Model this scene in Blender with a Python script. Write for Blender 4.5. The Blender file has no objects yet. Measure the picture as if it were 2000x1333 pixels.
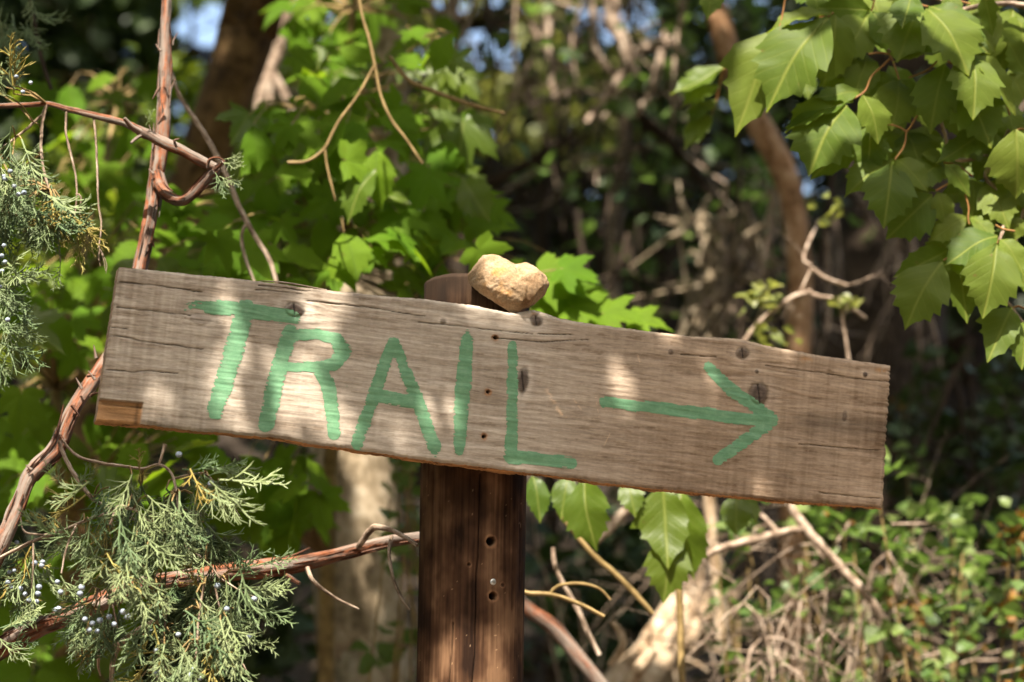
import bpy, bmesh, math, random
import numpy as np
from mathutils import Vector, Matrix
R = math.radians
SC = bpy.context.scene
COL = SC.collection

# ------------------------------------------------------------------ camera
CAM = Vector((0.0, -2.6, 1.12)); PITCH = R(9.0); LENS = 85.0
cd = bpy.data.cameras.new('camera'); cam = bpy.data.objects.new('camera', cd); COL.objects.link(cam)
cam.location = CAM; cam.rotation_euler = (R(90) + PITCH, 0, 0)
cd.lens = LENS; cd.sensor_width = 36.0; cd.clip_start = 0.05; cd.clip_end = 2000
cd.dof.use_dof = True; cd.dof.focus_distance = 2.60; cd.dof.aperture_fstop = 3.8; cd.dof.aperture_blades = 0
SC.camera = cam
FWD = Vector((0, math.cos(PITCH), math.sin(PITCH))); UPV = Vector((0, -math.sin(PITCH), math.cos(PITCH)))
KPX = 36.0 / LENS / 2000.0
def ray(px, py): return FWD + Vector((1, 0, 0)) * ((px - 1000) * KPX) + UPV * (-(py - 666.5) * KPX)
def at(px, py, Y):                       # the point of the place seen at a spot of the photograph, Y metres behind the sign
    r = ray(px, py); return CAM + r * ((Y - CAM.y) / r.y)
def mpp(Y): return (Y - CAM.y) / FWD.y * KPX * 0.99

# ------------------------------------------------------------------ light
SUN_EL = R(58); SUN_AZ = Vector((-0.22, -0.97)).normalized()
SUND = Vector((SUN_AZ.x * math.cos(SUN_EL), SUN_AZ.y * math.cos(SUN_EL), math.sin(SUN_EL)))
w = bpy.data.worlds.new('World'); SC.world = w; w.use_nodes = True
nt = w.node_tree; bg = nt.nodes['Background']
sky = nt.nodes.new('ShaderNodeTexSky'); sky.sky_type = 'NISHITA'; sky.sun_disc = False; sky.dust_density = 4.0; sky.ozone_density = 0.6
sky.sun_elevation = SUN_EL; sky.sun_rotation = math.atan2(SUN_AZ.x, SUN_AZ.y) % (2 * math.pi)
nt.links.new(sky.outputs[0], bg.inputs[0]); bg.inputs[1].default_value = 0.105
sl = bpy.data.lights.new('sun', 'SUN'); so = bpy.data.objects.new('sun', sl); COL.objects.link(so)
sl.energy = 5.0; sl.angle = R(0.53); sl.color = (1.0, 0.91, 0.77)
so.rotation_euler = (-SUND).to_track_quat('-Z', 'Y').to_euler(); so.location = (0, -3, 8)
vs = SC.view_settings; vs.view_transform = 'Standard'; vs.look = 'None'; vs.gamma = 1.0; vs.use_curve_mapping = False
vs.exposure = 1.85
SC.cycles.use_denoising = True; SC.cycles.sample_clamp_indirect = 4.0
SC.cycles.max_bounces = 5; SC.cycles.diffuse_bounces = 4; SC.cycles.glossy_bounces = 2; SC.cycles.transmission_bounces = 4; SC.cycles.transparent_max_bounces = 4

# ------------------------------------------------------------------ numpy noise
def _h(x, y, s):
    a = (x.astype(np.int64) * 374761393 + y.astype(np.int64) * 668265263 + s * 974711) & 0xffffffff
    a = ((a ^ (a >> 13)) * 1274126177) & 0xffffffff
    a = ((a ^ (a >> 16)) * 2246822519) & 0xffffffff
    return ((a ^ (a >> 15)) & 0xffffff) / float(0xffffff)
def vn(x, y, s=0):
    x = np.asarray(x, float); y = np.asarray(y, float)
    xi = np.floor(x); yi = np.floor(y); fx = x - xi; fy = y - yi
    fx = fx * fx * (3 - 2 * fx); fy = fy * fy * (3 - 2 * fy)
    a = _h(xi, yi, s); b = _h(xi + 1, yi, s); c = _h(xi, yi + 1, s); d = _h(xi + 1, yi + 1, s)
    return (a * (1 - fx) + b * fx) * (1 - fy) + (c * (1 - fx) + d * fx) * fy
def fbm(x, y, s=0, o=4):
    t = 0; a = .5; n = 0
    for k in range(o):
        t = t + a * vn(x * 2 ** k, y * 2 ** k, s + k * 17); n += a; a *= .5
    return t / n
def sstep(a, b, x):
    t = np.clip((x - a) / (b - a), 0, 1); return t * t * (3 - 2 * t)
def polydist(u, v, pts):                 # distance to a polyline and the width found at the nearest point
    best = np.full(u.shape, 1e9); wid = np.zeros(u.shape); par = np.zeros(u.shape)
    n = len(pts) - 1
    for i in range(n):
        (x0, y0, w0), (x1, y1, w1) = pts[i], pts[i + 1]
        dx, dy = x1 - x0, y1 - y0; L = dx * dx + dy * dy
        t = np.clip(((u - x0) * dx + (v - y0) * dy) / L, 0, 1)
        d = np.hypot(u - x0 - t * dx, v - y0 - t * dy)
        m = d < best
        best = np.where(m, d, best); wid = np.where(m, w0 + (w1 - w0) * t, wid); par = np.where(m, (i + t) / n, par)
    return best, wid, par

# ------------------------------------------------------------------ object helpers
LOC = {}
def thing(name, label, cat, loc=(0, 0, 0), group=None):
    o = bpy.data.objects.new(name, None); o.empty_display_size = 0.05; COL.objects.link(o)
    o.location = loc; LOC[o.name] = Vector(loc); return tag(o, label, cat, group)
def tag(o, label, cat, group=None):
    o['label'] = label; o['category'] = cat
    if group: o['group'] = group
    return o
def put(o, parent):
    COL.objects.link(o)
    if parent is not None:
        o.parent = parent
        if parent.name in LOC: o.matrix_parent_inverse = Matrix.Translation(-LOC[parent.name])
    return o
def mesh_np(name, v, f, mat, parent=None, uv=None, col=None, smooth=True, kind=None):
    v = np.asarray(v, float); me = bpy.data.meshes.new(name)
    fs = [np.asarray(x) for x in (f if isinstance(f, (list, tuple)) else [f]) if len(x)]
    me.vertices.add(len(v)); me.vertices.foreach_set('co', v.ravel())
    loops = np.concatenate([x.ravel() for x in fs]); cnt = np.concatenate([np.full(len(x), x.shape[1]) for x in fs])
    me.loops.add(len(loops)); me.loops.foreach_set('vertex_index', loops.astype(np.int32))
    st = np.concatenate([[0], np.cumsum(cnt)[:-1]])
    me.polygons.add(len(cnt)); me.polygons.foreach_set('loop_start', st.astype(np.int32)); me.polygons.foreach_set('loop_total', cnt.astype(np.int32))
    me.polygons.foreach_set('use_smooth', np.full(len(cnt), smooth))
    if uv is not None:
        l = me.uv_layers.new(name='UVMap'); l.data.foreach_set('uv', np.asarray(uv, float)[loops].ravel())
    if col is not None:
        c = np.asarray(col, float)
        if c.ndim == 1: c = np.stack([c, c, c], 1)
        if c.shape[1] == 3: c = np.concatenate([c, np.ones((len(c), 1))], 1)
        a = me.color_attributes.new('Col', 'FLOAT_COLOR', 'POINT'); a.data.foreach_set('color', c.ravel())
    me.update(calc_edges=True); me.validate()
    if mat is not None: me.materials.append(mat)
    o = bpy.data.objects.new(name, me)
    if kind: o['kind'] = kind
    return put(o, parent)
def inst(name, me, mat4, parent):
    o = bpy.data.objects.new(name, me); o.matrix_basis = mat4; return put(o, parent)

class MB:                                # a growing mesh: tubes with UVs (round, metres along)
    def __init__(s): s.v = []; s.f4 = []; s.f3 = []; s.uv = []; s.n = 0
    def add(s, v, uv, f4=(), f3=()):
        b = s.n; s.v.append(np.asarray(v, float)); s.uv.append(np.asarray(uv, float)); s.n += len(v)
        if len(f4): s.f4.append(np.asarray(f4) + b)
        if len(f3): s.f3.append(np.asarray(f3) + b)
    def tube(s, pts, rad, sides=8, step=None, lump=0.0, seed=0, cap=True, strip=0.0):
        P = np.array([list(p) for p in pts], float); r = np.array(rad, float) if np.ndim(rad) else np.full(len(P), float(rad))
        P, r = smooth_path(P, r, step)
        n = len(P); T = np.gradient(P, axis=0); T /= np.linalg.norm(T, axis=1)[:, None] + 1e-12
        nrm = np.cross(T[0], [0.31, 0.2, 0.93]); nrm /= np.linalg.norm(nrm)
        N = np.zeros_like(P)
        for i in range(n):
            nrm = nrm - T[i] * nrm.dot(T[i]); nrm /= np.linalg.norm(nrm); N[i] = nrm
        B = np.cross(T, N); L = np.concatenate([[0], np.cumsum(np.linalg.norm(np.diff(P, axis=0), axis=1))])
        a = np.linspace(0, 2 * math.pi, sides + 1); ca, sa = np.cos(a), np.sin(a)
        rr = r[:, None] * np.ones(sides + 1)[None]
        if lump or strip:
            rm = r.mean()
            lx = L[:, None] / (rm * 3.0); m = 0
            if sides <= 8: m = .4 * np.sin(lx * 2.1 + a[None] + seed) * np.cos(lx * .93 - 2 * a[None] + seed * 1.7)
            else:
                m = fbm(np.cos(a)[None] * 1.3 + lx * .9 + seed * 3.7, np.sin(a)[None] * 1.3 + lx * .35 + 11, seed, 3) - .5
            rr = rr * (1 + 2 * lump * m)
            if strip:
                q = fbm(a[None] * 0 + np.cos(a)[None] * 3 + 20 + seed, np.sin(a)[None] * 3 + lx * .12, seed + 5, 3)
                rr = rr * (1 + strip * (sstep(.42, .55, q) - .5))
            rr[:, -1] = rr[:, 0]
        V = P[:, None, :] + rr[..., None] * (N[:, None, :] * ca[None, :, None] + B[:, None, :] * sa[None, :, None])
        m = sides + 1
        uv = np.stack([np.broadcast_to(a / (2 * math.pi), (n, m)), np.broadcast_to(L[:, None], (n, m))], -1)
        i, j = np.meshgrid(np.arange(n - 1), np.arange(sides), indexing='ij'); q = (i * m + j).ravel()
        s.add(V.reshape(-1, 3), uv.reshape(-1, 2), np.stack([q, q + 1, q + m + 1, q + m], 1))
        if cap:
            for e, k in ((0, 0), (n - 1, 1)):
                ring = np.concatenate([V[e, :-1], P[e:e + 1] + T[e] * (r[e] * .15 * (1 if k else -1))])
                jj = np.arange(sides); f = np.stack([jj, (jj + 1) % sides, np.full(sides, sides)], 1)
                s.add(ring, np.stack([ring[:, 0] * 0 + .5, ring[:, 0] * 0 + L[e]], 1), f3=f if k else f[:, ::-1])
        return s
    def build(s, name, mat, parent=None, kind=None, col=None):
        fs = [np.concatenate(x) for x in (s.f4, s.f3) if x]
        return mesh_np(name, np.concatenate(s.v), fs, mat, parent, np.concatenate(s.uv), kind=kind)
def smooth_path(P, r, step):
    if len(P) < 3 and step is None: return P, r
    d = np.linalg.norm(np.diff(P, axis=0), axis=1); L = d.sum()
    if step is None: step = L / max(6, len(P) * 3)
    Q = np.concatenate([[2 * P[0] - P[1]], P, [2 * P[-1] - P[-2]]]); out = []; ro = []
    for i in range(len(P) - 1):
        n = max(1, int(round(d[i] / step)))
        p0, p1, p2, p3 = Q[i], Q[i + 1], Q[i + 2], Q[i + 3]
        for k in range(n):
            t = k / n
            out.append(.5 * (2 * p1 + (p2 - p0) * t + (2 * p0 - 5 * p1 + 4 * p2 - p3) * t * t + (3 * p1 - p0 - 3 * p2 + p3) * t ** 3))
            ro.append(r[i] * (1 - t) + r[i + 1] * t)
    out.append(P[-1]); ro.append(r[-1])
    return np.array(out), np.array(ro)
def pxpath(lst, Y0, Y1=None):            # [(px,py,diam_px)...] at a depth running from Y0 to Y1
    Y1 = Y0 if Y1 is None else Y1; n = len(lst); P = []; r = []
    for i, q in enumerate(lst):
        Y = q[3] if len(q) > 3 else Y0 + (Y1 - Y0) * i / max(1, n - 1)
        P.append(at(q[0], q[1], Y)); r.append(q[2] * .5 * mpp(Y))
    return P, r

# ------------------------------------------------------------------ materials
def mat_new(name):
    m = bpy.data.materials.new(name); m.use_nodes = True; t = m.node_tree
    b = t.nodes['Principled BSDF']; return m, t, b
def N(t, typ, **kw):
    n = t.nodes.new(typ)
    for k, v in kw.items():
        if k == 'inp':
            for a, b in v.items(): n.inputs[a].default_value = b
        else: setattr(n, k, v)
    return n
def ramp(t, fac, stops):
    r = N(t, 'ShaderNodeValToRGB'); e = r.color_ramp.elements
    while len(e) < len(stops): e.new(0.5)
    for k, (p, c) in enumerate(stops): e[k].position = p; e[k].color = (*c, 1)
    t.links.new(fac, r.inputs[0]); return r.outputs[0]
def mixc(t, fac, a, b, mode='MIX'):
    m = N(t, 'ShaderNodeMix', data_type='RGBA', blend_type=mode)
    for s, x in ((0, fac), (6, a), (7, b)):
        if hasattr(x, 'links') or hasattr(x, 'is_linked'): t.links.new(x, m.inputs[s])
        else: m.inputs[s].default_value = x if s == 0 else (*x, 1)
    return m.outputs[2]
def bump(t, b, h, strength=.4, dist=.002):
    n = N(t, 'ShaderNodeBump', inp={'Strength': strength, 'Distance': dist}); t.links.new(h, n.inputs['Height']); t.links.new(n.outputs[0], b.inputs['Normal'])
def mapped(t, src, scale):
    m = N(t, 'ShaderNodeMapping'); m.inputs['Scale'].default_value = scale; t.links.new(src, m.inputs['Vector']); return m.outputs[0]
def noise(t, vec, scale, detail=5, rough=.6, dist=0.):
    n = N(t, 'ShaderNodeTexNoise', inp={'Scale': scale, 'Detail': detail, 'Roughness': rough, 'Distortion': dist}); t.links.new(vec, n.inputs['Vector']); return n.outputs[0]

def bark_mat(name, stops, around=5.0, along=18.0, rough=.85, bstr=.7, bdist=.004, patch=None):
    m, t, b = mat_new(name); uv = N(t, 'ShaderNodeTexCoord').outputs['UV']
    geo = N(t, 'ShaderNodeNewGeometry').outputs['Position']
    n1 = noise(t, mapped(t, uv, (around, along, 1)), 1.0, 7, .65, .3)
    n2 = noise(t, geo, 60, 4, .6)
    mx = N(t, 'ShaderNodeMath', operation='MULTIPLY_ADD', inp={1: .35}); t.links.new(n2, mx.inputs[0])
    sc = N(t, 'ShaderNodeMath', operation='MULTIPLY', inp={1: .65}); t.links.new(n1, sc.inputs[0]); t.links.new(sc.outputs[0], mx.inputs[2])
    ctr = N(t, 'ShaderNodeMapRange', inp={1: .30, 2: .70, 3: 0., 4: 1.}); t.links.new(mx.outputs[0], ctr.inputs[0])
    c = ramp(t, ctr.outputs[0], stops)
    if patch:
        pn = noise(t, mapped(t, uv, (2.6, patch[1], 1)), 1.0, 4, .6); f = ramp(t, pn, [(patch[2], (0, 0, 0)), (patch[2] + .1, (1, 1, 1))])
        c = mixc(t, f, c, patch[0])
    t.links.new(c, b.inputs['Base Color']); b.inputs['Roughness'].default_value = rough; b.inputs['Specular IOR Level'].default_value = .25
    bump(t, b, mx.outputs[0], bstr, bdist); return m
def leaf_mat(name, ca, cb, tr, trans=.4, rough=.42, veins=False, vc=(.30, .34, .08), attr=False, spec=.45):
    m, t, b = mat_new(name); out = t.nodes['Material Output']
    if attr: rnd = N(t, 'ShaderNodeVertexColor', layer_name='Col').outputs[0]
    else: rnd = N(t, 'ShaderNodeObjectInfo').outputs['Random']
    c = mixc(t, rnd, ca, cb)
    pos = N(t, 'ShaderNodeNewGeometry').outputs['Position']
    c = mixc(t, .35, c, mixc(t, noise(t, pos, 55, 3), (.25, .25, .25), (.9, .9, .9)), 'OVERLAY')
    tcol = mixc(t, rnd, tr, tuple(x * .75 for x in tr))
    if veins:
        c = mixc(t, ramp(t, noise(t, pos, 95, 3, .5), [(.70, (0, 0, 0)), (.76, (.75, .75, .75))]), c, (.13, .085, .025))
        uv = N(t, 'ShaderNodeTexCoord').outputs['UV']; sep = N(t, 'ShaderNodeSeparateXYZ'); t.links.new(uv, sep.inputs[0])
        ab = N(t, 'ShaderNodeMath', operation='ABSOLUTE'); t.links.new(sep.outputs[0], ab.inputs[0])
        mid = N(t, 'ShaderNodeMapRange', inp={1: .006, 2: .022, 3: 1., 4: 0.}); t.links.new(ab.outputs[0], mid.inputs[0])
        a1 = N(t, 'ShaderNodeMath', operation='MULTIPLY_ADD', inp={1: -1.05}); t.links.new(ab.outputs[0], a1.inputs[0]); t.links.new(sep.outputs[1], a1.inputs[2])
        a2 = N(t, 'ShaderNodeMath', operation='MULTIPLY', inp={1: 7.5}); t.links.new(a1.outputs[0], a2.inputs[0])
        fr = N(t, 'ShaderNodeMath', operation='PINGPONG', inp={1: .5}); t.links.new(a2.outputs[0], fr.inputs[0])
        sv = N(t, 'ShaderNodeMapRange', inp={1: .03, 2: .11, 3: .22, 4: 0.}); t.links.new(fr.outputs[0], sv.inputs[0])
        mxv = N(t, 'ShaderNodeMath', operation='MAXIMUM'); t.links.new(mid.outputs[0], mxv.inputs[0]); t.links.new(sv.outputs[0], mxv.inputs[1])
        c = mixc(t, mxv.outputs[0], c, vc)
        inv = N(t, 'ShaderNodeMath', operation='SUBTRACT', inp={0: 1.}); t.links.new(mxv.outputs[0], inv.inputs[1])
        bump(t, b, inv.outputs[0], .35, .002)
    t.links.new(c, b.inputs['Base Color']); b.inputs['Roughness'].default_value = rough; b.inputs['Specular IOR Level'].default_value = spec
    tb = N(t, 'ShaderNodeBsdfTranslucent'); t.links.new(tcol, tb.inputs[0])
    ms = N(t, 'ShaderNodeMixShader'); ms.inputs[0].default_value = trans
    t.links.new(b.outputs[0], ms.inputs[1]); t.links.new(tb.outputs[0], ms.inputs[2]); t.links.new(ms.outputs[0], out.inputs[0])
    return m

def wood_mat(name, gu, gv, rough=.8, spec=.3, bstr=.35, bdist=.0006, contrast=.5):
    m, t, b = mat_new(name); c = N(t, 'ShaderNodeVertexColor', layer_name='Col').outputs[0]
    uv = N(t, 'ShaderNodeTexCoord').outputs['UV']
    g = noise(t, mapped(t, uv, (gu, gv, 1)), 1.0, 6, .7)
    g2 = noise(t, mapped(t, uv, (gu * 4, gv * .25, 1)), 1.0, 3, .6)
    ov = mixc(t, g, (.5 - contrast * .9,) * 3, (.5 + contrast * .9,) * 3)
    cc = mixc(t, .8, c, ov, 'OVERLAY')
    t.links.new(cc, b.inputs['Base Color']); b.inputs['Roughness'].default_value = rough; b.inputs['Specular IOR Level'].default_value = spec
    ad = N(t, 'ShaderNodeMath', operation='MULTIPLY_ADD', inp={1: .5}); t.links.new(g2, ad.inputs[0]); t.links.new(g, ad.inputs[2])
    bump(t, b, ad.outputs[0], bstr, bdist); return m

M_board = wood_mat('weathered_board', 42, 430, contrast=.75)
M_post = wood_mat('stained_post', 420, 22, rough=.85, spec=.1, bstr=.35, bdist=.0008, contrast=.30)
m, t, b = mat_new('green_paint'); M_paint = m
uv = N(t, 'ShaderNodeTexCoord').outputs['UV']; g = noise(t, mapped(t, uv, (42, 430, 1)), 1, 6, .7); g1 = noise(t, mapped(t, uv, (70, 110, 1)), 1, 5, .7)
c = ramp(t, g1, [(.28, (.095, .225, .120)), (.5, (.135, .285, .160)), (.72, (.190, .340, .210))])
c = mixc(t, .75, c, mixc(t, g, (.18,) * 3, (.80,) * 3), 'OVERLAY')
t.links.new(c, b.inputs['Base Color']); b.inputs['Roughness'].default_value = .55; b.inputs['Specular IOR Level'].default_value = .35; bump(t, b, g, .4, .0006)

M_juniper_bark = bark_mat('juniper_bark', [(.22, (.022, .011, .007)), (.40, (.095, .038, .020)), (.52, (.21, .066, .025)), (.66, (.15, .105, .080)), (.88, (.27, .225, .19))], 8, 13, bstr=1.0, bdist=.005, patch=((.19, .150, .125), 6, .44))
M_dead_twig = bark_mat('dry_twig', [(.3, (.11, .075, .05)), (.5, (.29, .21, .155)), (.75, (.48, .39, .31))], 4, 50, bdist=.002)
M_brown_bark = bark_mat('brown_bark', [(.28, (.040, .021, .008)), (.5, (.115, .064, .025)), (.75, (.19, .115, .052))], 4, 12, bdist=.01)
M_pale_bark = bark_mat('pale_shredded_bark', [(.28, (.10, .075, .045)), (.5, (.26, .20, .13)), (.75, (.42, .35, .26))], 9, 6, bdist=.01)
M_orange_bark = bark_mat('smooth_orange_bark', [(.28, (.13, .068, .030)), (.5, (.28, .155, .080)), (.75, (.40, .26, .16))], 3, 14, bdist=.003)
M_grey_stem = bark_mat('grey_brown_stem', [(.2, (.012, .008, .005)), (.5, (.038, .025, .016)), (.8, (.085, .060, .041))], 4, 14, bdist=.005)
M_log = bark_mat('bleached_log', [(.28, (.17, .11, .062)), (.5, (.34, .25, .165)), (.8, (.46, .38, .29))], 7, 14, bdist=.006)
M_petiole = bark_mat('orange_leaf_stalk', [(.3, (.20, .085, .03)), (.7, (.30, .17, .05))], 2, 30, rough=.5, bstr=.1)
M_yellow_stem = bark_mat('olive_twig', [(.3, (.13, .085, .03)), (.7, (.30, .21, .09))], 2, 30, rough=.6, bstr=.2)
M_leaf = leaf_mat('boxelder_leaf', (.048, .086, .009), (.125, .162, .022), (.27, .35, .02), .42, .55, True, vc=(.17, .20, .035), spec=.2)
M_mid_leaf = leaf_mat('maple_leaf', (.065, .140, .009), (.115, .190, .014), (.27, .42, .015), .5, .65, True, vc=(.10, .17, .02), spec=.08)
M_yl_leaf = leaf_mat('yellow_green_leaf', (.060, .115, .010), (.095, .140, .012), (.26, .34, .02), .55, .45, True, vc=(.22, .26, .05))
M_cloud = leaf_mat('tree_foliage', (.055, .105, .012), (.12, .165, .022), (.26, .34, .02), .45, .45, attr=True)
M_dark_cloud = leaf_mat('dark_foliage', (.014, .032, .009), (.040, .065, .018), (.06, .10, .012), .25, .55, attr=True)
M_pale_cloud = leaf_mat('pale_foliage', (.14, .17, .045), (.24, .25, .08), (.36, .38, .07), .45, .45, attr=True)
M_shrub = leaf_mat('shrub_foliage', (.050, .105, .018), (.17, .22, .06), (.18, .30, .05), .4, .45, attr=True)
M_orange_bits = leaf_mat('dry_orange_flowers', (.15, .065, .008), (.24, .12, .018), (.35, .18, .02), .3, .6, attr=True)
M_litter = leaf_mat('dead_leaves', (.035, .021, .012), (.085, .056, .034), (.15, .09, .04), .15, .7, attr=True)
M_spray = leaf_mat('juniper_scale', (.095, .150, .066), (.205, .245, .110), (.16, .24, .07), .22, .5, spec=.3)
M_spray_y = leaf_mat('juniper_yellow', (.26, .19, .045), (.30, .26, .07), (.3, .24, .05), .22, .5, spec=.3)
m, t, b = mat_new('juniper_berry'); M_berry = m
pos = N(t, 'ShaderNodeNewGeometry').outputs['Position']
c = ramp(t, noise(t, pos, 300, 3), [(.35, (.13, .165, .22)), (.65, (.33, .37, .43))]); t.links.new(c, b.inputs['Base Color']); b.inputs['Roughness'].default_value = .6
m, t, b = mat_new('tan_stone'); M_stone = m
pos = N(t, 'ShaderNodeNewGeometry').outputs['Position']
n1 = noise(t, pos, 45, 6, .65); n2 = noise(t, pos, 420, 4, .7); n3 = noise(t, pos, 28, 3, .6)
c = ramp(t, n1, [(.30, (.185, .105, .052)), (.45, (.24, .155, .085)), (.58, (.285, .20, .122)), (.72, (.33, .255, .180))])
c = mixc(t, ramp(t, n3, [(.56, (0, 0, 0)), (.70, (.8, .8, .8))]), c, (.33, .165, .045))
c = mixc(t, .9, c, mixc(t, n2, (.05,) * 3, (.95,) * 3), 'OVERLAY')
t.links.new(c, b.inputs['Base Color']); b.inputs['Roughness'].default_value = .85; b.inputs['Specular IOR Level'].default_value = .25
ad = N(t, 'ShaderNodeMath', operation='MULTIPLY_ADD', inp={1: .25}); t.links.new(n2, ad.inputs[0]); t.links.new(n1, ad.inputs[2]); bump(t, b, ad.outputs[0], .6, .003)
m, t, b = mat_new('screw_metal'); M_metal = m; b.inputs['Base Color'].default_value = (.55, .55, .52, 1); b.inputs['Metallic'].default_value = .6; b.inputs['Roughness'].default_value = .45
m, t, b = mat_new('forest_soil'); M_soil = m
pos = N(t, 'ShaderNodeNewGeometry').outputs['Position']
c = ramp(t, noise(t, pos, 6, 8, .7), [(.3, (.012, .007, .004)), (.5, (.028, .018, .011)), (.7, (.060, .041, .026))]); t.links.new(c, b.inputs['Base Color']); b.inputs['Roughness'].default_value = .95
bump(t, b, noise(t, pos, 22, 6, .7), .8, .03)
m, t, b = mat_new('trail_dust'); M_trail = m
pos = N(t, 'ShaderNodeNewGeometry').outputs['Position']
c = ramp(t, noise(t, pos, 9, 8, .7), [(.3, (.20, .13, .08)), (.6, (.34, .24, .16)), (.8, (.42, .32, .23))]); t.links.new(c, b.inputs['Base Color']); b.inputs['Roughness'].default_value = .95
bump(t, b, noise(t, pos, 40, 6, .7), .6, .02)

rng = random.Random(7); nr = np.random.default_rng(11)

# ------------------------------------------------------------------ ground: trail side flat, a bank rising behind the sign
def gz(x, y):
    x = np.asarray(x, float); y = np.asarray(y, float)
    z = 3.7 * sstep(1.2, 9.5, y) + 2.2 * sstep(8, 30, y)
    return z + .10 * (fbm(x * .9 + 40, y * .9 + 40, 3, 4) - .5) * sstep(-.2, 2, y) - .02
g = np.concatenate([-np.geomspace(300, 6.2, 26), np.linspace(-6, 6, 121), np.geomspace(6.2, 300, 26)])
gx, gy = np.meshgrid(g, np.concatenate([-np.geomspace(300, 6.2, 22), np.linspace(-6, 11, 171), np.geomspace(11.3, 300, 22)]), indexing='ij')
n0, n1_ = gx.shape; i, j = np.meshgrid(np.arange(n0 - 1), np.arange(n1_ - 1), indexing='ij'); q = (i * n1_ + j).ravel()
gr = mesh_np('ground', np.stack([gx, gy, gz(gx, gy)], -1).reshape(-1, 3), np.stack([q, q + n1_, q + n1_ + 1, q + 1], 1), M_soil); gr['kind'] = 'structure'
px_ = np.linspace(-30, 30, 121); py_ = np.linspace(-2.9, -.55, 20); gx, gy = np.meshgrid(px_, py_, indexing='ij')
wob = .25 * (fbm(gx * .5, gx * 0 + 3, 9, 3) - .5); gy2 = gy + wob
n0, n1_ = gx.shape; i, j = np.meshgrid(np.arange(n0 - 1), np.arange(n1_ - 1), indexing='ij'); q = (i * n1_ + j).ravel()
tr = mesh_np('path', np.stack([gx, gy2, gz(gx, gy2) + .012], -1).reshape(-1, 3), np.stack([q, q + n1_, q + n1_ + 1, q + 1], 1), M_trail); tr['kind'] = 'structure'

# ------------------------------------------------------------------ the sign
YAW = R(13.0); LEAN = R(3.0); TH = 0.040
BN = Vector((math.sin(YAW) * math.cos(LEAN), -math.cos(YAW) * math.cos(LEAN), -math.sin(LEAN)))
BO = at(960, 760, 0.0)
def onboard(px, py):
    r = ray(px, py); return CAM + r * ((BO - CAM).dot(BN) / r.dot(BN))
BU = (onboard(1732, 858) - onboard(209, 675)).normalized(); BV = BN.cross(BU).normalized()
def uvb(px, py):
    d = onboard(px, py) - BO; return d.dot(BU), d.dot(BV)
PXM = 1.0 / (onboard(1001, 760) - onboard(1000, 760)).length   # px per metre near the middle
top_px = [(233, 521), (330, 531), (430, 541), (520, 551), (600, 562), (760, 579), (830, 584), (870, 590), (930, 598), (965, 605), (990, 610), (1010, 611), (1035, 606), (1050, 607), (1068, 613), (1100, 624), (1160, 633), (1250, 645), (1350, 657), (1440, 662), (1470, 668), (1500, 676), (1600, 694), (1740, 714)]
bot_px = [(188, 823), (280, 830), (400, 843), (550, 858), (700, 880), (822, 899), (950, 914), (1080, 930), (1174, 943), (1350, 962), (1540, 979), (1724, 993)]
top = np.array([uvb(*p) for p in top_px]); bot = np.array([uvb(*p) for p in bot_px])
NU, NT = 880, 176
s = np.linspace(0, 1, NU); tt = np.linspace(0, 1, NT)
tu = top[0, 0] + (top[-1, 0] - top[0, 0]) * s; tv = np.interp(tu, top[:, 0], top[:, 1])
bu = bot[0, 0] + (bot[-1, 0] - bot[0, 0]) * s; bv = np.interp(bu, bot[:, 0], bot[:, 1])
ker = np.ones(9) / 9; tv = np.convolve(np.pad(tv, 4, 'edge'), ker, 'valid'); bv = np.convolve(np.pad(bv, 4, 'edge'), ker, 'valid')
tv += .0009 * (fbm(tu * 60, tu * 0, 21, 4) - .5) + .0006 * (vn(tu * 500, tu * 0, 5) - .5)
bv += .0022 * (fbm(bu * 45, bu * 0, 22, 4) - .5) + .0012 * (vn(bu * 400, bu * 0, 6) - .5)
U = bu[:, None] * (1 - tt)[None] + tu[:, None] * tt[None]; V = bv[:, None] * (1 - tt)[None] + tv[:, None] * tt[None]
endn = (.0014 * (fbm(tt * 18, tt * 0, 31, 4) - .5) + .0014 * (vn(tt * 90, tt * 0, 33) - .5)); U[-1] += endn * 1.4; U[0] += endn * .5; U[-2] += endn * .7
edge = np.minimum(np.minimum(U - U[0][None], U[-1][None] - U), np.minimum(V - bv[:, None], tv[:, None] - V))
knots = [(575, 606, 17, 12, 1.0), (1047, 627, 10, 10, .9), (1450, 690, 11, 10, .85), (1482, 770, 17, 19, .95), (1021, 745, 9, 21, .9), (865, 628, 5, 5, .6), (1310, 688, 4, 4, .6), (1690, 732, 4, 4, 1.0), (1478, 726, 3, 3, .8), (1650, 813, 4, 8, .6), (390, 625, 16, 9, .35)]
cracks = [([(233, 552), (290, 556), (330, 562), (394, 571)], 2.4), ([(228, 601), (290, 607), (372, 617)], 1.5), ([(216, 655), (262, 662), (275, 667), (345, 676), (396, 683)], 2.4), ([(206, 723), (262, 727), (290, 725), (347, 731)], 1.9), ([(218, 640), (250, 643)], 1.0),
          ([(505, 558), (560, 564), (640, 573)], 1.6), ([(600, 589), (700, 598), (830, 618)], 1.3), ([(818, 629), (900, 638), (960, 645), (1040, 652)], 1.7), ([(1050, 652), (1120, 655)], 1.0), ([(960, 660), (1060, 668), (1150, 664)], 1.0), ([(1330, 693), (1398, 698)], 1.3), ([(1495, 714), (1560, 723), (1650, 735)], 1.4), ([(1640, 736), (1738, 746)], .9), ([(500, 566), (590, 575)], 1.0), 
          ([(1560, 868), (1720, 880)], .7), ([(1450, 984), (1500, 990)], 1.6), ([(1600, 962), (1725, 975)], .8), ([(640, 880), (700, 884)], 1.2)]
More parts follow.
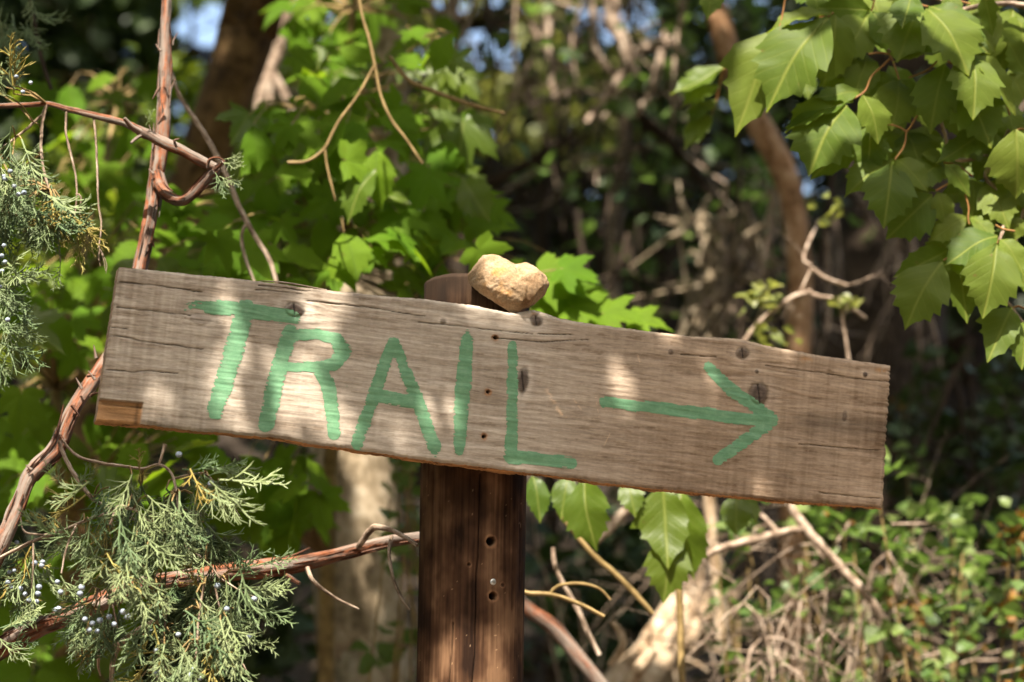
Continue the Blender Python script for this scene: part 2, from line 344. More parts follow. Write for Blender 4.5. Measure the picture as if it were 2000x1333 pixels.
holes = [(968, 660, 4.2), (953, 766, 4.0), (945, 853, 4.0)]
def board_fields(u, v, dist):
    """relief (metres, + towards the viewer) and colour of the bare wood at board coordinates"""
    sx = sstep(-.05, .30, u)                                  # greyer left, browner right
    A = np.stack([.315 - .040 * sx, .262 - .062 * sx, .212 - .072 * sx], -1); B = A * np.array([.60, .55, .50])
    warp = .004 * (fbm(u * 6, v * 10, 41, 3) - .5)
    for (px, py, rx, ry, k) in knots:                         # grain flows round the knots
        ku, kv = uvb(px, py); rr = max(rx, ry) / PXM
        d2 = ((u - ku) / (3.4 * rr)) ** 2 + ((v - kv) / (2.0 * rr)) ** 2
        warp = warp + np.sign(v - kv + 1e-9) * -rr * .8 * k * np.exp(-d2)
    vv = v + warp
    lo = fbm(u * 5, vv * 38, 42, 4); g1 = fbm(u * 9, vv * 150, 43, 2); g2 = fbm(u * 22, vv * 330, 44, 1); saw = fbm(u * 240, v * 12, 45, 2); saw2 = fbm(u * 110, v * 6, 46, 2)
    sawk = .35 + .65 * np.maximum(sstep(.20, .36, u), 1 - sstep(-.38, -.22, u)); blot = fbm(u * 9, v * 14, 47, 4)
    k = .30 * (lo - .5) + .38 * (g1 - .5) + .32 * (g2 - .5) + sawk * (.45 * (saw - .5) + .20 * (saw2 - .5)) + .7 * (blot - .5)
    spk = fbm(u * 420, v * 420, 59, 2); dash = fbm(u * 60, vv * 420, 60, 2); k = k + .22 * (spk - .5) - .30 * sstep(.66, .80, dash)
    c = A + (A - B) * np.clip(k * 2.3, -1.3, .75)[..., None] * .95
    z = .0009 * (g1 - .5) + .0005 * (g2 - .5) + .0004 * sawk * (saw - .5) + .0015 * (lo - .5)
    bx, by = uvb(1640, 825); st = np.exp(-((v - by - .01 * (fbm(u * 8, v * 0, 48, 2) - .5)) / .011) ** 2) * sstep(bx - .085, bx - .02, u)
    bx2, by2 = uvb(1560, 880); st2 = np.exp(-((u - bx2) / .07) ** 2 - ((v - by2) / .035) ** 2) * .5
    c = c * (1 - np.clip(.38 * st + .30 * st2, 0, .6))[..., None]
    for (px, py, rx, ry, kk) in knots:
        ku, kv = uvb(px, py); a = (u - ku) * PXM / rx; b_ = (v - kv) * PXM / ry
        r = np.hypot(a, b_) * (1 + .35 * (fbm(u * 160, v * 160, 51, 2) - .5)); ring = .5 + .5 * np.sin(r * 9)
        halo = np.exp(-((r - 1.7) / .8) ** 2); c = c + halo[..., None] * kk * .11 * np.array([1, .95, .9]) * (1 - .6 * sx)[..., None]
        kd = (1 - sstep(.78, 1.15, r)) * kk; kc = np.array([.072, .052, .042]) * (.75 + .6 * ring)[..., None]
        c = c * (1 - kd)[..., None] + kc * kd[..., None]
        dark = np.exp(-((r - 1.1) / .22) ** 2) * kk * .55; c = c * (1 - dark)[..., None]
        z = z + kd * .0012 - dark * .0012
        if max(rx, ry) > 9 and kk > .5:                                   # a check across the knot
            ck = np.exp(-((u - ku + .2 * (v - kv)) * PXM / 1.3) ** 2) * (r < 1.0); c = c * (1 - .8 * ck)[..., None]; z = z - .003 * ck
    for pts, wd in cracks:
        q = [(*uvb(*p), wd / PXM * .30 * (1.15 - .95 * k_ / max(1, len(pts) - 1))) for k_, p in enumerate(pts)]
        d, ww, _ = polydist(u, v + .0016 * (fbm(u * 70, u * 0, 52, 3) - .5), q)
        e = np.exp(-(d / (ww + .00035)) ** 2) * (.55 + .45 * sstep(.3, .6, fbm(u * 55, v * 0 + wd, 58, 3))); c = c * (1 - .78 * e)[..., None]; z = z - .0018 * e
        
    for (px, py, rad) in holes:
        ku, kv = uvb(px, py); r = np.hypot(u - ku, v - kv) * PXM / rad * (1 + .6 * (fbm(u * 300, v * 300, 53, 2) - .5))
        rim = np.exp(-((r - 1.25) / .6) ** 2); c = c * (1 - .75 * rim)[..., None] + np.array([.26, .105, .03]) * (.75 * rim)[..., None]
        hd = 1 - sstep(.6, 1.0, r); c = c * (1 - .97 * hd)[..., None]; z = z - .009 * hd
    # broken-out corner: fresh orange wood, ribbed
    q = [uvb(*p) for p in ((180, 779), (279, 788), (279, 832), (180, 830))]
    uu0, vv1 = q[1]; tl = q[0][1] + (u - q[0][0]) * (q[1][1] - q[0][1]) / (q[1][0] - q[0][0])
    ins = sstep(.0012, -.0012, u - uu0) * sstep(.0012, -.0012, v - tl)
    rib = fbm(u * 14, (v - tl) * 420, 55, 3); fc = np.array([.34, .185, .085]) * (.42 + 1.15 * rib)[..., None]
    c = c * (1 - ins)[..., None] + fc * ins[..., None]; z = z * (1 - ins) + ins * (-.0042 + .0032 * (rib - .5))
    vl = np.exp(-((u - uu0 + .005) / .0018) ** 2) * ins; c = c * (1 - .45 * vl)[..., None]
    for (x0, y0, x1, y1, wd) in ((1068, 762, 1098, 812, 4), (1085, 800, 1105, 815, 3), (1163, 775, 1170, 815, 1.2), (1120, 780, 1135, 800, 1.5), (1245, 692, 1251, 712, 1.5), (1195, 840, 1180, 870, 1.0)):
        d, ww, _ = polydist(u, v, [(*uvb(x0, y0), wd / PXM), (*uvb(x1, y1), wd / PXM * .6)])
        e = np.exp(-(d / ww) ** 2) * (fbm(u * 200, v * 500, 56, 2) > .40); c = c + e[..., None] * np.array([.16, .10, .055])
    for (px, py, rx) in ((1575, 703, 14), (1600, 700, 6), (1720, 724, 12), (1040, 610, 14), (1100, 622, 8)):
        ku, kv = uvb(px, py); e = np.exp(-((u - ku) * PXM / rx) ** 2 - ((v - kv) * PXM / (rx * .45)) ** 2) * sstep(.35, .65, fbm(u * 260, v * 260, 57, 2)); c = c * (1 - .7 * e)[..., None] + np.array([.30, .15, .05]) * (.7 * e)[..., None]
    z = z - .0022 * np.exp(-(dist / .0018) ** 2)
    return z, np.clip(c, .004, .8)
Z, C = board_fields(U, V, edge)
def b3(u, v, z): return (np.array(BO)[None] + u.ravel()[:, None] * np.array(BU)[None] + v.ravel()[:, None] * np.array(BV)[None] + z.ravel()[:, None] * np.array(BN)[None])
verts = [b3(U, V, Z)]; cols = [C.reshape(-1, 3)]; uvs = [np.stack([U.ravel(), V.ravel()], 1)]
i, j = np.meshgrid(np.arange(NU - 1), np.arange(NT - 1), indexing='ij'); q = (i * NT + j).ravel()
F4 = [np.stack([q, q + NT, q + NT + 1, q + 1], 1)]; nv = NU * NT; F3 = []
per = [(a, 0) for a in range(NU)] + [(NU - 1, b_) for b_ in range(1, NT)] + [(a, NT - 1) for a in range(NU - 2, -1, -1)] + [(0, b_) for b_ in range(NT - 2, 0, -1)]
pi = np.array(per); pu = U[pi[:, 0], pi[:, 1]]; pv = V[pi[:, 0], pi[:, 1]]; pz = Z[pi[:, 0], pi[:, 1]]
side = np.where(pi[:, 1] == 0, 0, np.where(pi[:, 1] == NT - 1, 1, np.where(pi[:, 0] == 0, 2, 3))); m_ = len(per); ND = 14
depth = np.linspace(0, 1, ND); ring = np.arange(m_); dv = np.zeros((ND, m_)); rz = np.zeros((ND, m_)); cc = np.zeros((ND, m_, 3)); ru = np.zeros((ND, m_)); rv = np.zeros((ND, m_))
for k in range(ND):
    w_ = depth[k]; zz = pz - w_ * (TH + pz)
    dn = fbm(pu * 40, np.full(m_, w_ * 6.), 61, 3) - .5
    off = np.where(side == 0, -.0030, .0016) * (dn * 2) * (1 if 0 < k < ND - 1 else .3)
    ru[k] = pu + np.where(side == 3, off, np.where(side == 2, -off, 0)); rv[k] = pv + np.where(side == 0, off, np.where(side == 1, off, 0)); rz[k] = zz
    gr_ = fbm(pu * 20 + pv * 20, np.full(m_, w_ * 26.), 62, 3)
    col = np.where((side == 0)[:, None], np.array([.42, .215, .09])[None], np.where((side == 1)[:, None], np.array([.30, .25, .20])[None], np.array([.24, .165, .11])[None])); end = (side >= 2)
    sawl = fbm(pv * 260 + w_ * 12, np.full(m_, 3.), 63, 2)
    cc[k] = col * (.35 + 1.3 * np.where(end, .4 * gr_ + .6 * sawl, gr_))[:, None]
    dk = (fbm(pu * 26, np.full(m_, w_ * 8. + 4), 64, 3) > .66) & (side == 0); cc[k] *= np.where(dk, .35, 1.)[:, None]
verts.append(b3(ru, rv, rz)); cols.append(cc.reshape(-1, 3)); uvs.append(np.stack([(ru + rv * .1).ravel(), (rz * 1.0 + rv * .3).ravel()], 1))
k, j = np.meshgrid(np.arange(ND - 1), np.arange(m_), indexing='ij'); a = (nv + k * m_ + j).ravel(); b_ = (nv + k * m_ + (j + 1) % m_).ravel()
F4.append(np.stack([a, a + m_, b_ + m_, b_], 1)); nv += ND * m_
bc = np.concatenate([b3(ru[-1], rv[-1], rz[-1]), b3(np.array([0.]), np.array([0.]), np.array([-TH]))]); verts.append(bc); cols.append(np.full((m_ + 1, 3), .18)); uvs.append(np.concatenate([np.stack([pu, pv], 1), [[0, 0]]]))
jj = np.arange(m_); F3.append(np.stack([nv + (jj + 1) % m_, nv + jj, np.full(m_, nv + m_)], 1))
POSTY = 0.0
Fp = onboard(925, 905); PR = 0.0583; POSTY = Fp.y + TH / math.cos(YAW) + PR + .001
sign = thing('trail_sign', 'weathered wooden TRAIL sign with green arrow on a round brown post', 'trail sign', (at(919, 1333, POSTY).x, POSTY, 0))
board = mesh_np('board', np.concatenate(verts), [np.concatenate(F4), np.concatenate(F3)], M_board, sign, np.concatenate(uvs), np.concatenate(cols))
board['label'] = 'long grey-brown plank tilted down to the right'

# brush lettering: every letter is its own thin film of paint with ragged edges
letters = {
 'T': [[(378, 599, 11), (420, 601, 13), (480, 607, 13.5), (574, 621, 13)], [(480, 604, 17), (457, 684, 18), (436, 752, 17), (420, 806, 15)]],
 'R': [[(567, 647, 13), (541, 735, 16), (520, 828, 15)], [(568, 655, 10), (624, 653, 10), (656, 664, 13), (671, 686, 15), (655, 710, 12), (625, 719, 10.5), (566, 716, 9.5)], [(622, 722, 12), (641, 752, 13), (648, 800, 12), (652, 846, 12)]],
 'A': [[(768, 668, 11), (733, 762, 12.5), (697, 868, 11)], [(769, 668, 10), (812, 775, 13), (849, 876, 12)], [(730, 772, 11), (775, 780, 12), (818, 790, 11)]],
 'I': [[(912, 662, 11), (906, 745, 15), (901, 800, 14), (897, 880, 10)]],
 'L': [[(1001, 676, 10), (1001, 760, 11), (997, 885, 12)], [(998, 893, 13), (1060, 899, 12), (1116, 904, 11)]],
 'arrow': [[(1181, 786, 11), (1296, 799, 12.5), (1400, 812, 12), (1490, 823, 11)], [(1384, 718, 11), (1428, 762, 13), (1508, 818, 12)], [(1508, 823, 12), (1455, 862, 12.5), (1402, 899, 11)]]}
for key, strokes in letters.items():
    sts = [[(*uvb(x, y), w_ * 1.10 / PXM) for x, y, w_ in st] for st in strokes]
    allp = np.array([p for st in sts for p in st]); h = .00065
    gu = np.arange(allp[:, 0].min() - .022, allp[:, 0].max() + .022, h); gv = np.arange(allp[:, 1].min() - .02, allp[:, 1].max() + .02, h)
    u, v = np.meshgrid(gu, gv, indexing='ij')
    cov = np.full(u.shape, 9.0); dry = np.zeros(u.shape)
    for k, st in enumerate(sts):
        d, ww, pr = polydist(u, v, st)
        rag = .0018 * (fbm(u * 60, v * 220, 71 + k, 3) - .5) + .0022 * (fbm(u * 110, v * 110, 75 + k, 3) - .5)
        e = (d + rag) / ww; cov = np.minimum(cov, e)
    if key == 'T': dry = .95 * (1 - sstep(uvb(375, 600)[0], uvb(420, 600)[0], u)) * (v > uvb(400, 640)[1])
    grn = fbm(u * 45, v * 900, 79, 2)
    keep = (cov + .24 * sstep(.56, .80, grn) + dry * sstep(.35, .6, grn) * .8) < 1.0
    for (sx_, sy_, sr) in {'T': ((366, 592, 4), (372, 600, 5), (362, 606, 3)), 'I': ((857, 598, 3.5), (851, 632, 3.5), (913, 648, 5)), 'A': ((677, 730, 3), (850, 893, 3)), 'R': ((678, 755, 2),)}.get(key, ()):
        a_, b_ = uvb(sx_, sy_); keep |= (np.hypot(u - a_, v - b_) * PXM < sr) & (grn > .42)
    ii, jj = np.nonzero(keep[:-1, :-1] & keep[1:, :-1] & keep[:-1, 1:] & keep[1:, 1:])
    n2 = u.shape[1]; idx = ii * n2 + jj; F = np.stack([idx, idx + n2, idx + n2 + 1, idx + 1], 1)
    used, inv = np.unique(F, return_inverse=True); u1 = u.ravel()[used]; v1 = v.ravel()[used]
    z, _c = board_fields(u1, v1, np.full(u1.shape, .05)); P = b3(u1, v1, z + .0003 + .0001 * np.clip((1 - cov.ravel()[used]) * 4, 0, 1))
    o = mesh_np('painted_arrow' if key == 'arrow' else 'painted_letter', P, inv.reshape(-1, 4), M_paint, board, np.stack([u.ravel(), v.ravel()], 1)[used])
    o['label'] = 'green brush-painted arrow pointing right' if key == 'arrow' else 'green brush-painted letter ' + key
# splinter lifting off the top edge
mb = MB(); sp = [onboard(509, 548) - BN * .004, onboard(560, 552) - BN * .005, onboard(640, 566) - BN * .006]
mb.tube(sp, [.0004, .0012, .0010], 5); o = mb.build('splinter', M_dead_twig, board)

# post
ax_t = at(932, 540, POSTY); ax_b = at(919, 1333, POSTY)
def axis(z): k = (z - ax_b.z) / (ax_t.z - ax_b.z); return ax_b.x + (ax_t.x - ax_b.x) * k
ztop = at(900, 532, POSTY - PR).z
NA = 360; zr = np.concatenate([np.linspace(-.35, ax_b.z - .05, 30), np.linspace(ax_b.z - .048, ztop, 420)])
ang = np.linspace(-math.pi, math.pi, NA + 1)[:-1]
A_, Zr = np.meshgrid(ang, zr, indexing='ij')       # angle 0 faces the camera
def post_uv(px, py):
    p = at(px, py, POSTY - PR * .95); x = np.clip((p.x - axis(p.z)) / PR, -.99, .99)
    th = math.asin(x); p = at(px, py, POSTY - PR * math.cos(th)); x = np.clip((p.x - axis(p.z)) / PR, -.99, .99); return math.asin(x) * PR, p.z
S_ = A_ * PR
lo = fbm(S_ * 30 + 50, Zr * 2.5, 81, 4); g1 = fbm(S_ * 160 + 9, Zr * 5 + .9 * lo, 82, 4); g2 = fbm(S_ * 520, Zr * 9, 83, 2); bl = fbm(S_ * 22 + 7, Zr * 14, 84, 4)
rr = PR * (1.012 + .06 * (fbm(np.cos(A_) * 1.2 + 5, np.sin(A_) * 1.2 + Zr * 1.6, 85, 3) - .5)) + .0012 * (g1 - .5)
kb = fbm(S_ * 38 + 3, Zr * 26 + 2, 80, 4); k = np.clip(.47 + .75 * (g1 - .5) + .5 * (g2 - .5) + 1.5 * (bl - .5) + 1.5 * (kb - .5), 0, 1)
c0 = np.array([.015, .007, .004]); c1 = np.array([.056, .027, .014]); c2 = np.array([.145, .080, .044])
Cp = np.where((k < .5)[..., None], c0 + (c1 - c0) * (k * 2)[..., None], c1 + (c2 - c1) * (k * 2 - 1)[..., None])
dz = np.zeros_like(S_)
for pts, wd in (([(937, 925), (935, 1010), (934, 1062), (931, 1120), (929, 1145), (929, 1200), (927, 1280), (922, 1340)], 2.1), ([(886, 1218), (882, 1270), (877, 1340)], 1.8), ([(905, 1160), (900, 1190)], .0)):
    if wd == 0: continue
    q = [(*post_uv(*p), wd * mpp(POSTY - PR) * .5) for p in pts]
    d, ww, _ = polydist(S_ + .0014 * (fbm(Zr * 40, Zr * 0, 86, 3) - .5), Zr, q); e = np.exp(-(d / ww) ** 2); Cp *= (1 - .95 * e)[..., None]; dz -= .004 * e
for (x_, y_, r_, dp) in ((958, 1058, 8.5, .02), (962, 1165, 7.5, .02), (916, 1103, 3.5, .002), (980, 1143, 4, .001)):
    a_, b_ = post_uv(x_, y_); r = np.hypot(S_ - a_, Zr - b_) / (r_ * mpp(POSTY - PR)) * (1 + .25 * (fbm(S_ * 300, Zr * 300, 87, 2) - .5)); h_ = 1 - sstep(.75, 1.05, r)
    rim = np.exp(-((r - 1.35) / .3) ** 2); Cp = Cp * (1 + .9 * rim)[..., None]
    Cp *= (1 - (.95 if dp > .01 else .5) * h_)[..., None]; dz -= dp * h_
sp_ = fbm(S_ * 260, Zr * 260, 88, 2); Cp = np.where((sp_ > .90)[..., None], Cp + np.array([.15, .10, .06]), Cp)
wt = sstep(ztop - .06, ztop - .01, Zr); Cp = Cp * (1 - .8 * wt)[..., None] + np.array([.020, .014, .010]) * (.8 * wt)[..., None]  # shade on the post top painted into its colour
rr = rr + dz - .006 * sstep(ztop - .007, ztop, Zr) ** 3
Zp = Zr + .004 * (fbm(S_ * 25, S_ * 0, 89, 3) - .5) * wt
P = np.stack([axis(Zr) + rr * np.sin(A_), POSTY - rr * np.cos(A_), Zp], -1).reshape(-1, 3); nz = len(zr)
i, j = np.meshgrid(np.arange(NA), np.arange(nz - 1), indexing='ij'); a = (i * nz + j).ravel(); b_ = (((i + 1) % NA) * nz + j).ravel()
capc = np.array([[axis(ztop), POSTY, ztop + .001]]); i1 = np.arange(NA)
F3 = np.stack([i1 * nz + nz - 1, ((i1 + 1) % NA) * nz + nz - 1, np.full(NA, NA * nz)], 1)
uvp = np.concatenate([np.stack([S_.ravel(), Zr.ravel()], 1), [[0, 0]]])
post = mesh_np('post', np.concatenate([P, capc]), [np.stack([a, b_, b_ + 1, a + 1], 1), F3], M_post, sign, uvp, np.concatenate([Cp.reshape(-1, 3), [[.02, .015, .011]]]))  # cap painted near-black for the same shade
post['label'] = 'round dark brown stained wooden post with drying crack'
a_, b_ = post_uv(962, 1137); th = a_ / PR; pn = Vector((math.sin(th), -math.cos(th), 0)); pc = Vector((axis(b_), POSTY, b_)) + pn * (PR - .002)
mb = MB(); mb.tube([pc, pc + pn * .0035, pc + pn * .0042, pc + pn * .0042, pc + pn * .002], [.0036, .0036, .0030, .0016, .0014], 16, step=1, cap=True)
o = mb.build('screw', M_metal, post); o['label'] = 'small zinc screw head in the post'

# ------------------------------------------------------------------ the stone on the sign
def hull(pts):
    bm = bmesh.new()
    for x_, y_, d_ in pts: bm.verts.new(at(x_, y_, .018 + d_))
    bmesh.ops.convex_hull(bm, input=bm.verts); return bm
h1 = [(914, 537, .006), (917, 555, .002), (929, 521, .004), (944, 497, .004), (962, 496, .0), (975, 499, -.006), (986, 505, -.008), (949, 516, -.022), (944, 536, -.024), (952, 560, -.023), (970, 590, -.016), (996, 611, -.009), (1012, 609, -.012), (1005, 523, -.017), (1001, 514, -.004), (1008, 518, .01), (1030, 562, -.028), (1022, 590, -.026), (938, 573, .002), (926, 540, .034), (962, 512, .038), (1000, 592, .022), (955, 580, .02)]
h2 = [(1003, 517, .002), (1006, 519, .0), (1027, 512, .002), (1046, 521, .002), (1067, 541, .002), (1071, 556, .002), (1064, 577, .0), (1041, 598, -.004), (1012, 609, -.012), (1018, 528, -.020), (1052, 532, -.018), (1062, 556, -.020), (1036, 587, -.025), (1000, 560, -.028), (1003, 600, .018), (1050, 540, .034), (1056, 570, .028), (1020, 526, .032), (1034, 534, -.024)]
bm = hull(h1); b2 = hull(h2); tmp = bpy.data.meshes.new('t'); b2.to_mesh(tmp); bm.from_mesh(tmp); me = bpy.data.meshes.new('stone_raw'); bm.to_mesh(me)
tmpo = bpy.data.objects.new('tmp_stone', me); COL.objects.link(tmpo)
md = tmpo.modifiers.new('r', 'REMESH'); md.mode = 'VOXEL'; md.voxel_size = .0011
ms = tmpo.modifiers.new('s', 'SMOOTH'); ms.factor = .5; ms.iterations = 2
dg = bpy.context.evaluated_depsgraph_get(); me2 = bpy.data.meshes.new_from_object(tmpo.evaluated_get(dg)); bpy.data.objects.remove(tmpo)
co = np.zeros(len(me2.vertices) * 3); me2.vertices.foreach_get('co', co); co = co.reshape(-1, 3); no = np.zeros(len(co) * 3); me2.vertices.foreach_get('normal', no); no = no.reshape(-1, 3)
dsp = .0034 * (fbm(co[:, 0] * 55 + co[:, 1] * 40, co[:, 2] * 60 + co[:, 1] * 33, 91, 4) - .5) + .0016 * (fbm(co[:, 0] * 260 + co[:, 1] * 200, co[:, 2] * 280, 92, 3) - .5) 
co = co + no * dsp[:, None]; me2.vertices.foreach_set('co', co.ravel()); me2.name = 'stone'; me2.materials.clear(); me2.materials.append(M_stone)
me2.polygons.foreach_set('use_smooth', np.ones(len(me2.polygons), bool)); me2.update()
stone = bpy.data.objects.new('stone', me2); COL.objects.link(stone); tag(stone, 'heart-shaped tan stone balanced on top of the sign board', 'stone')

# ------------------------------------------------------------------ leaf shapes
def leaflet_mesh(name, prof, mat, fold=.22, curl=.25, asym=0., rows5=True, lean=.38):
    v = []; uv = []; f = []
    for (y, wl, wr) in prof:
        for k in (-1, -.5, 0, .5, 1):
            w_ = (wl if k < 0 else wr) * abs(k); x = math.copysign(w_, k) if k else 0.
            yy = y + lean * w_ * (1 if y < .93 else 0); z = fold * w_ - .9 * fold * w_ * w_ * 2 - curl * yy * yy + .025 * math.sin(yy * 17 + k * 2) * abs(k) + .03 * math.sin(yy * 6 + fold * 20)
            v.append((x, yy - lean * .02, z)); uv.append((x, yy))
    n = len(prof)
    for i in range(n - 1):
        for k in range(4): a = i * 5 + k; f.append((a, a + 1, a + 6, a + 5))
    me_o = mesh_np(name, v, np.array(f), mat, None, uv); me = me_o.data; bpy.data.objects.remove(me_o); return me
def sym(p): return [(y, a * .86, a * .86) for y, a in p]
lobed = sym([(0, .01), (.05, .11), (.12, .22), (.2, .31), (.28, .365), (.36, .40), (.42, .44), (.455, .345), (.52, .355), (.575, .38), (.605, .275), (.66, .275), (.71, .285), (.735, .185), (.80, .15), (.84, .10), (.92, .05), (1, 0)])
plain = sym([(0, .01), (.05, .12), (.12, .23), (.2, .31), (.28, .36), (.36, .385), (.42, .40), (.45, .355), (.52, .35), (.57, .36), (.60, .295), (.66, .28), (.70, .28), (.73, .20), (.80, .155), (.88, .085), (.94, .04), (1, 0)])
half = [(0, .01, .01), (.05, .10, .16), (.12, .19, .29), (.19, .25, .37), (.25, .28, .37), (.30, .29, .42), (.35, .31, .47), (.40, .28, .34), (.47, .28, .31), (.53, .31, .34), (.58, .25, .25), (.66, .22, .21), (.72, .21, .18), (.80, .12, .11), (.9, .06, .055), (1, 0, 0)]
half = [(y, a_ * .8, b_ * .8) for y, a_, b_ in half]; halfm = [(y, b_, a_) for y, a_, b_ in half]
LF = [leaflet_mesh('leaflet', p, M_leaf, fo, cu) for p, fo, cu in ((lobed, .25, .22), (lobed, .45, .05), (plain, .3, .3), (half, .3, .25), (halfm, .35, .2), (plain, .55, .1))]
LFY = [leaflet_mesh('leaflet', p, M_yl_leaf, fo, cu) for p, fo, cu in ((lobed, .25, .22), (half, .4, .1), (plain, .3, .3))]
LFM = [leaflet_mesh('leaflet', p, M_mid_leaf, fo, cu) for p, fo, cu in ((lobed, .25, .25), (half, .4, .15), (halfm, .3, .3), (plain, .25, .35))]
def palmate(mat, curl, fold, seed):
    hp = [(0, 1.0), (6, .84), (10, .86), (16, .70), (19, .71), (27, .50), (33, .50), (39, .66), (43, .66), (50, .90), (56, .74), (61, .75), (68, .55), (80, .42), (88, .52), (94, .50), (104, .58), (114, .40), (135, .28), (160, .16)]
    r_ = random.Random(seed); out = [(a, r * (1 + r_.uniform(-.07, .07))) for a, r in hp]; oth = [(-a, r * (1 + r_.uniform(-.07, .07))) for a, r in hp[1:]][::-1]
    pts = oth + out; v = [(0, 0, 0)]; uv = [(0, 0)]; f = []
    for fr in (.5, 1.):
        for a, r in pts:
            x = math.sin(R(a)) * r * fr; y = math.cos(R(a)) * r * fr; rr_ = math.hypot(x, y)
            v.append((x, y, fold * abs(x) - curl * rr_ ** 2 + .05 * math.sin(R(a) * 5) * rr_)); uv.append((x, y))
    n = len(pts)
    for k in range(n - 1):
        f.append((0, 1 + k + 1, 1 + k, 1 + k)); f.append((1 + k, 1 + k + 1, 1 + n + k + 1, 1 + n + k))
    tri = np.array([x[:3] for x in f if x[2] == x[3]]); quad = np.array([x for x in f if x[2] != x[3]])
    o = mesh_np('leaf', v, [tri, quad], mat, None, uv); me = o.data; bpy.data.objects.remove(o); return me
PAL = [palmate(M_mid_leaf, .25, .15, 1), palmate(M_mid_leaf, .4, .3, 2), palmate(M_mid_leaf, .15, .35, 3)]
PALY = [palmate(M_yl_leaf, .35, .25, 4), palmate(M_yl_leaf, .2, .4, 5)]
def leaf_matrix(B, T, nrm, wide=1.0):
    d = T - B; L = d.length; d = d / L; n = (nrm - d * nrm.dot(d)).normalized(); x = d.cross(n)
    return Matrix(((x.x * L * wide, d.x * L, n.x * L, B.x), (x.y * L * wide, d.y * L, n.y * L, B.y), (x.z * L * wide, d.z * L, n.z * L, B.z), (0, 0, 0, 1)))

def leaf_cloud(name, P, size, mat, parent=None, upbias=.5, kind='stuff', aspect=.55, rnd=None, seed=0, droop=0.):
    """many small folded leaves, one mesh"""
    q = np.random.default_rng(seed + 5); P = np.asarray(P, float); n = len(P); size = np.broadcast_to(np.asarray(size, float), (n,)) * q.uniform(.7, 1.3, n)
    nrm = q.normal(size=(n, 3)); nrm /= np.linalg.norm(nrm, axis=1)[:, None]; nrm[:, 2] = np.abs(nrm[:, 2]) + upbias; nrm /= np.linalg.norm(nrm, axis=1)[:, None]
    d = q.normal(size=(n, 3)); d[:, 2] -= droop; d -= nrm * (d * nrm).sum(1)[:, None]; d /= np.linalg.norm(d, axis=1)[:, None]; x = np.cross(d, nrm)
    T = [(0, 0, 0), (.5, .35, .12), (.36, .70, .06), (0, 1, -.15), (-.36, .70, .06), (-.5, .35, .12), (0, .5, -.02)]
    V = np.stack([P + size[:, None] * (x * a * aspect * 1.5 + d * (b - .5) + nrm * c) for a, b, c in T], 1).reshape(-1, 3)
    base = np.arange(n)[:, None] * 7
    F = np.concatenate([base + np.array(tr_)[None] for tr_ in ((0, 1, 6), (1, 2, 6), (2, 3, 6), (3, 4, 6), (4, 5, 6), (5, 0, 6))])
    c = np.repeat(q.uniform(0, 1, n) if rnd is None else rnd, 7)
    return mesh_np(name, V, F, mat, parent, None, c, smooth=False, kind=kind)
def clump_points(n, box, clumps, spread, seed):
    q = np.random.default_rng(seed); lo = np.array([b_[0] for b_ in box]); hi = np.array([b_[1] for b_ in box])
    c = q.uniform(lo, hi, (clumps, 3)); k = q.integers(0, clumps, n); return c[k] + q.normal(size=(n, 3)) * np.array(spread)
def grow(mb, p, d, L, r, lev, q, sides=5, wander=.25, kids=(2, 4), grav=0.):
    """a wandering branch with side branches"""
    pts = [p.copy()]; n = 5; dd = d.normalized()
    for k in range(n):
        dd = (dd + Vector((q.gauss(0, wander), q.gauss(0, wander), q.gauss(0, wander) + grav))).normalized(); pts.append(pts[-1] + dd * (L / n))
    mb.tube(pts, [r * (1 - .7 * k / n) for k in range(n + 1)], sides, step=L / 12, lump=.12, seed=q.randrange(99))
    ends = [pts[-1]]
    if lev > 0:
        for _ in range(q.randint(*kids)):
            k = q.randint(1, n); dv = (dd + Vector((q.gauss(0, .8), q.gauss(0, .8), q.gauss(0, .6)))).normalized()
            ends += grow(mb, pts[k], dv, L * q.uniform(.45, .75), r * (1 - .7 * k / n) * .65, lev - 1, q, sides, wander, kids, grav)
    return ends

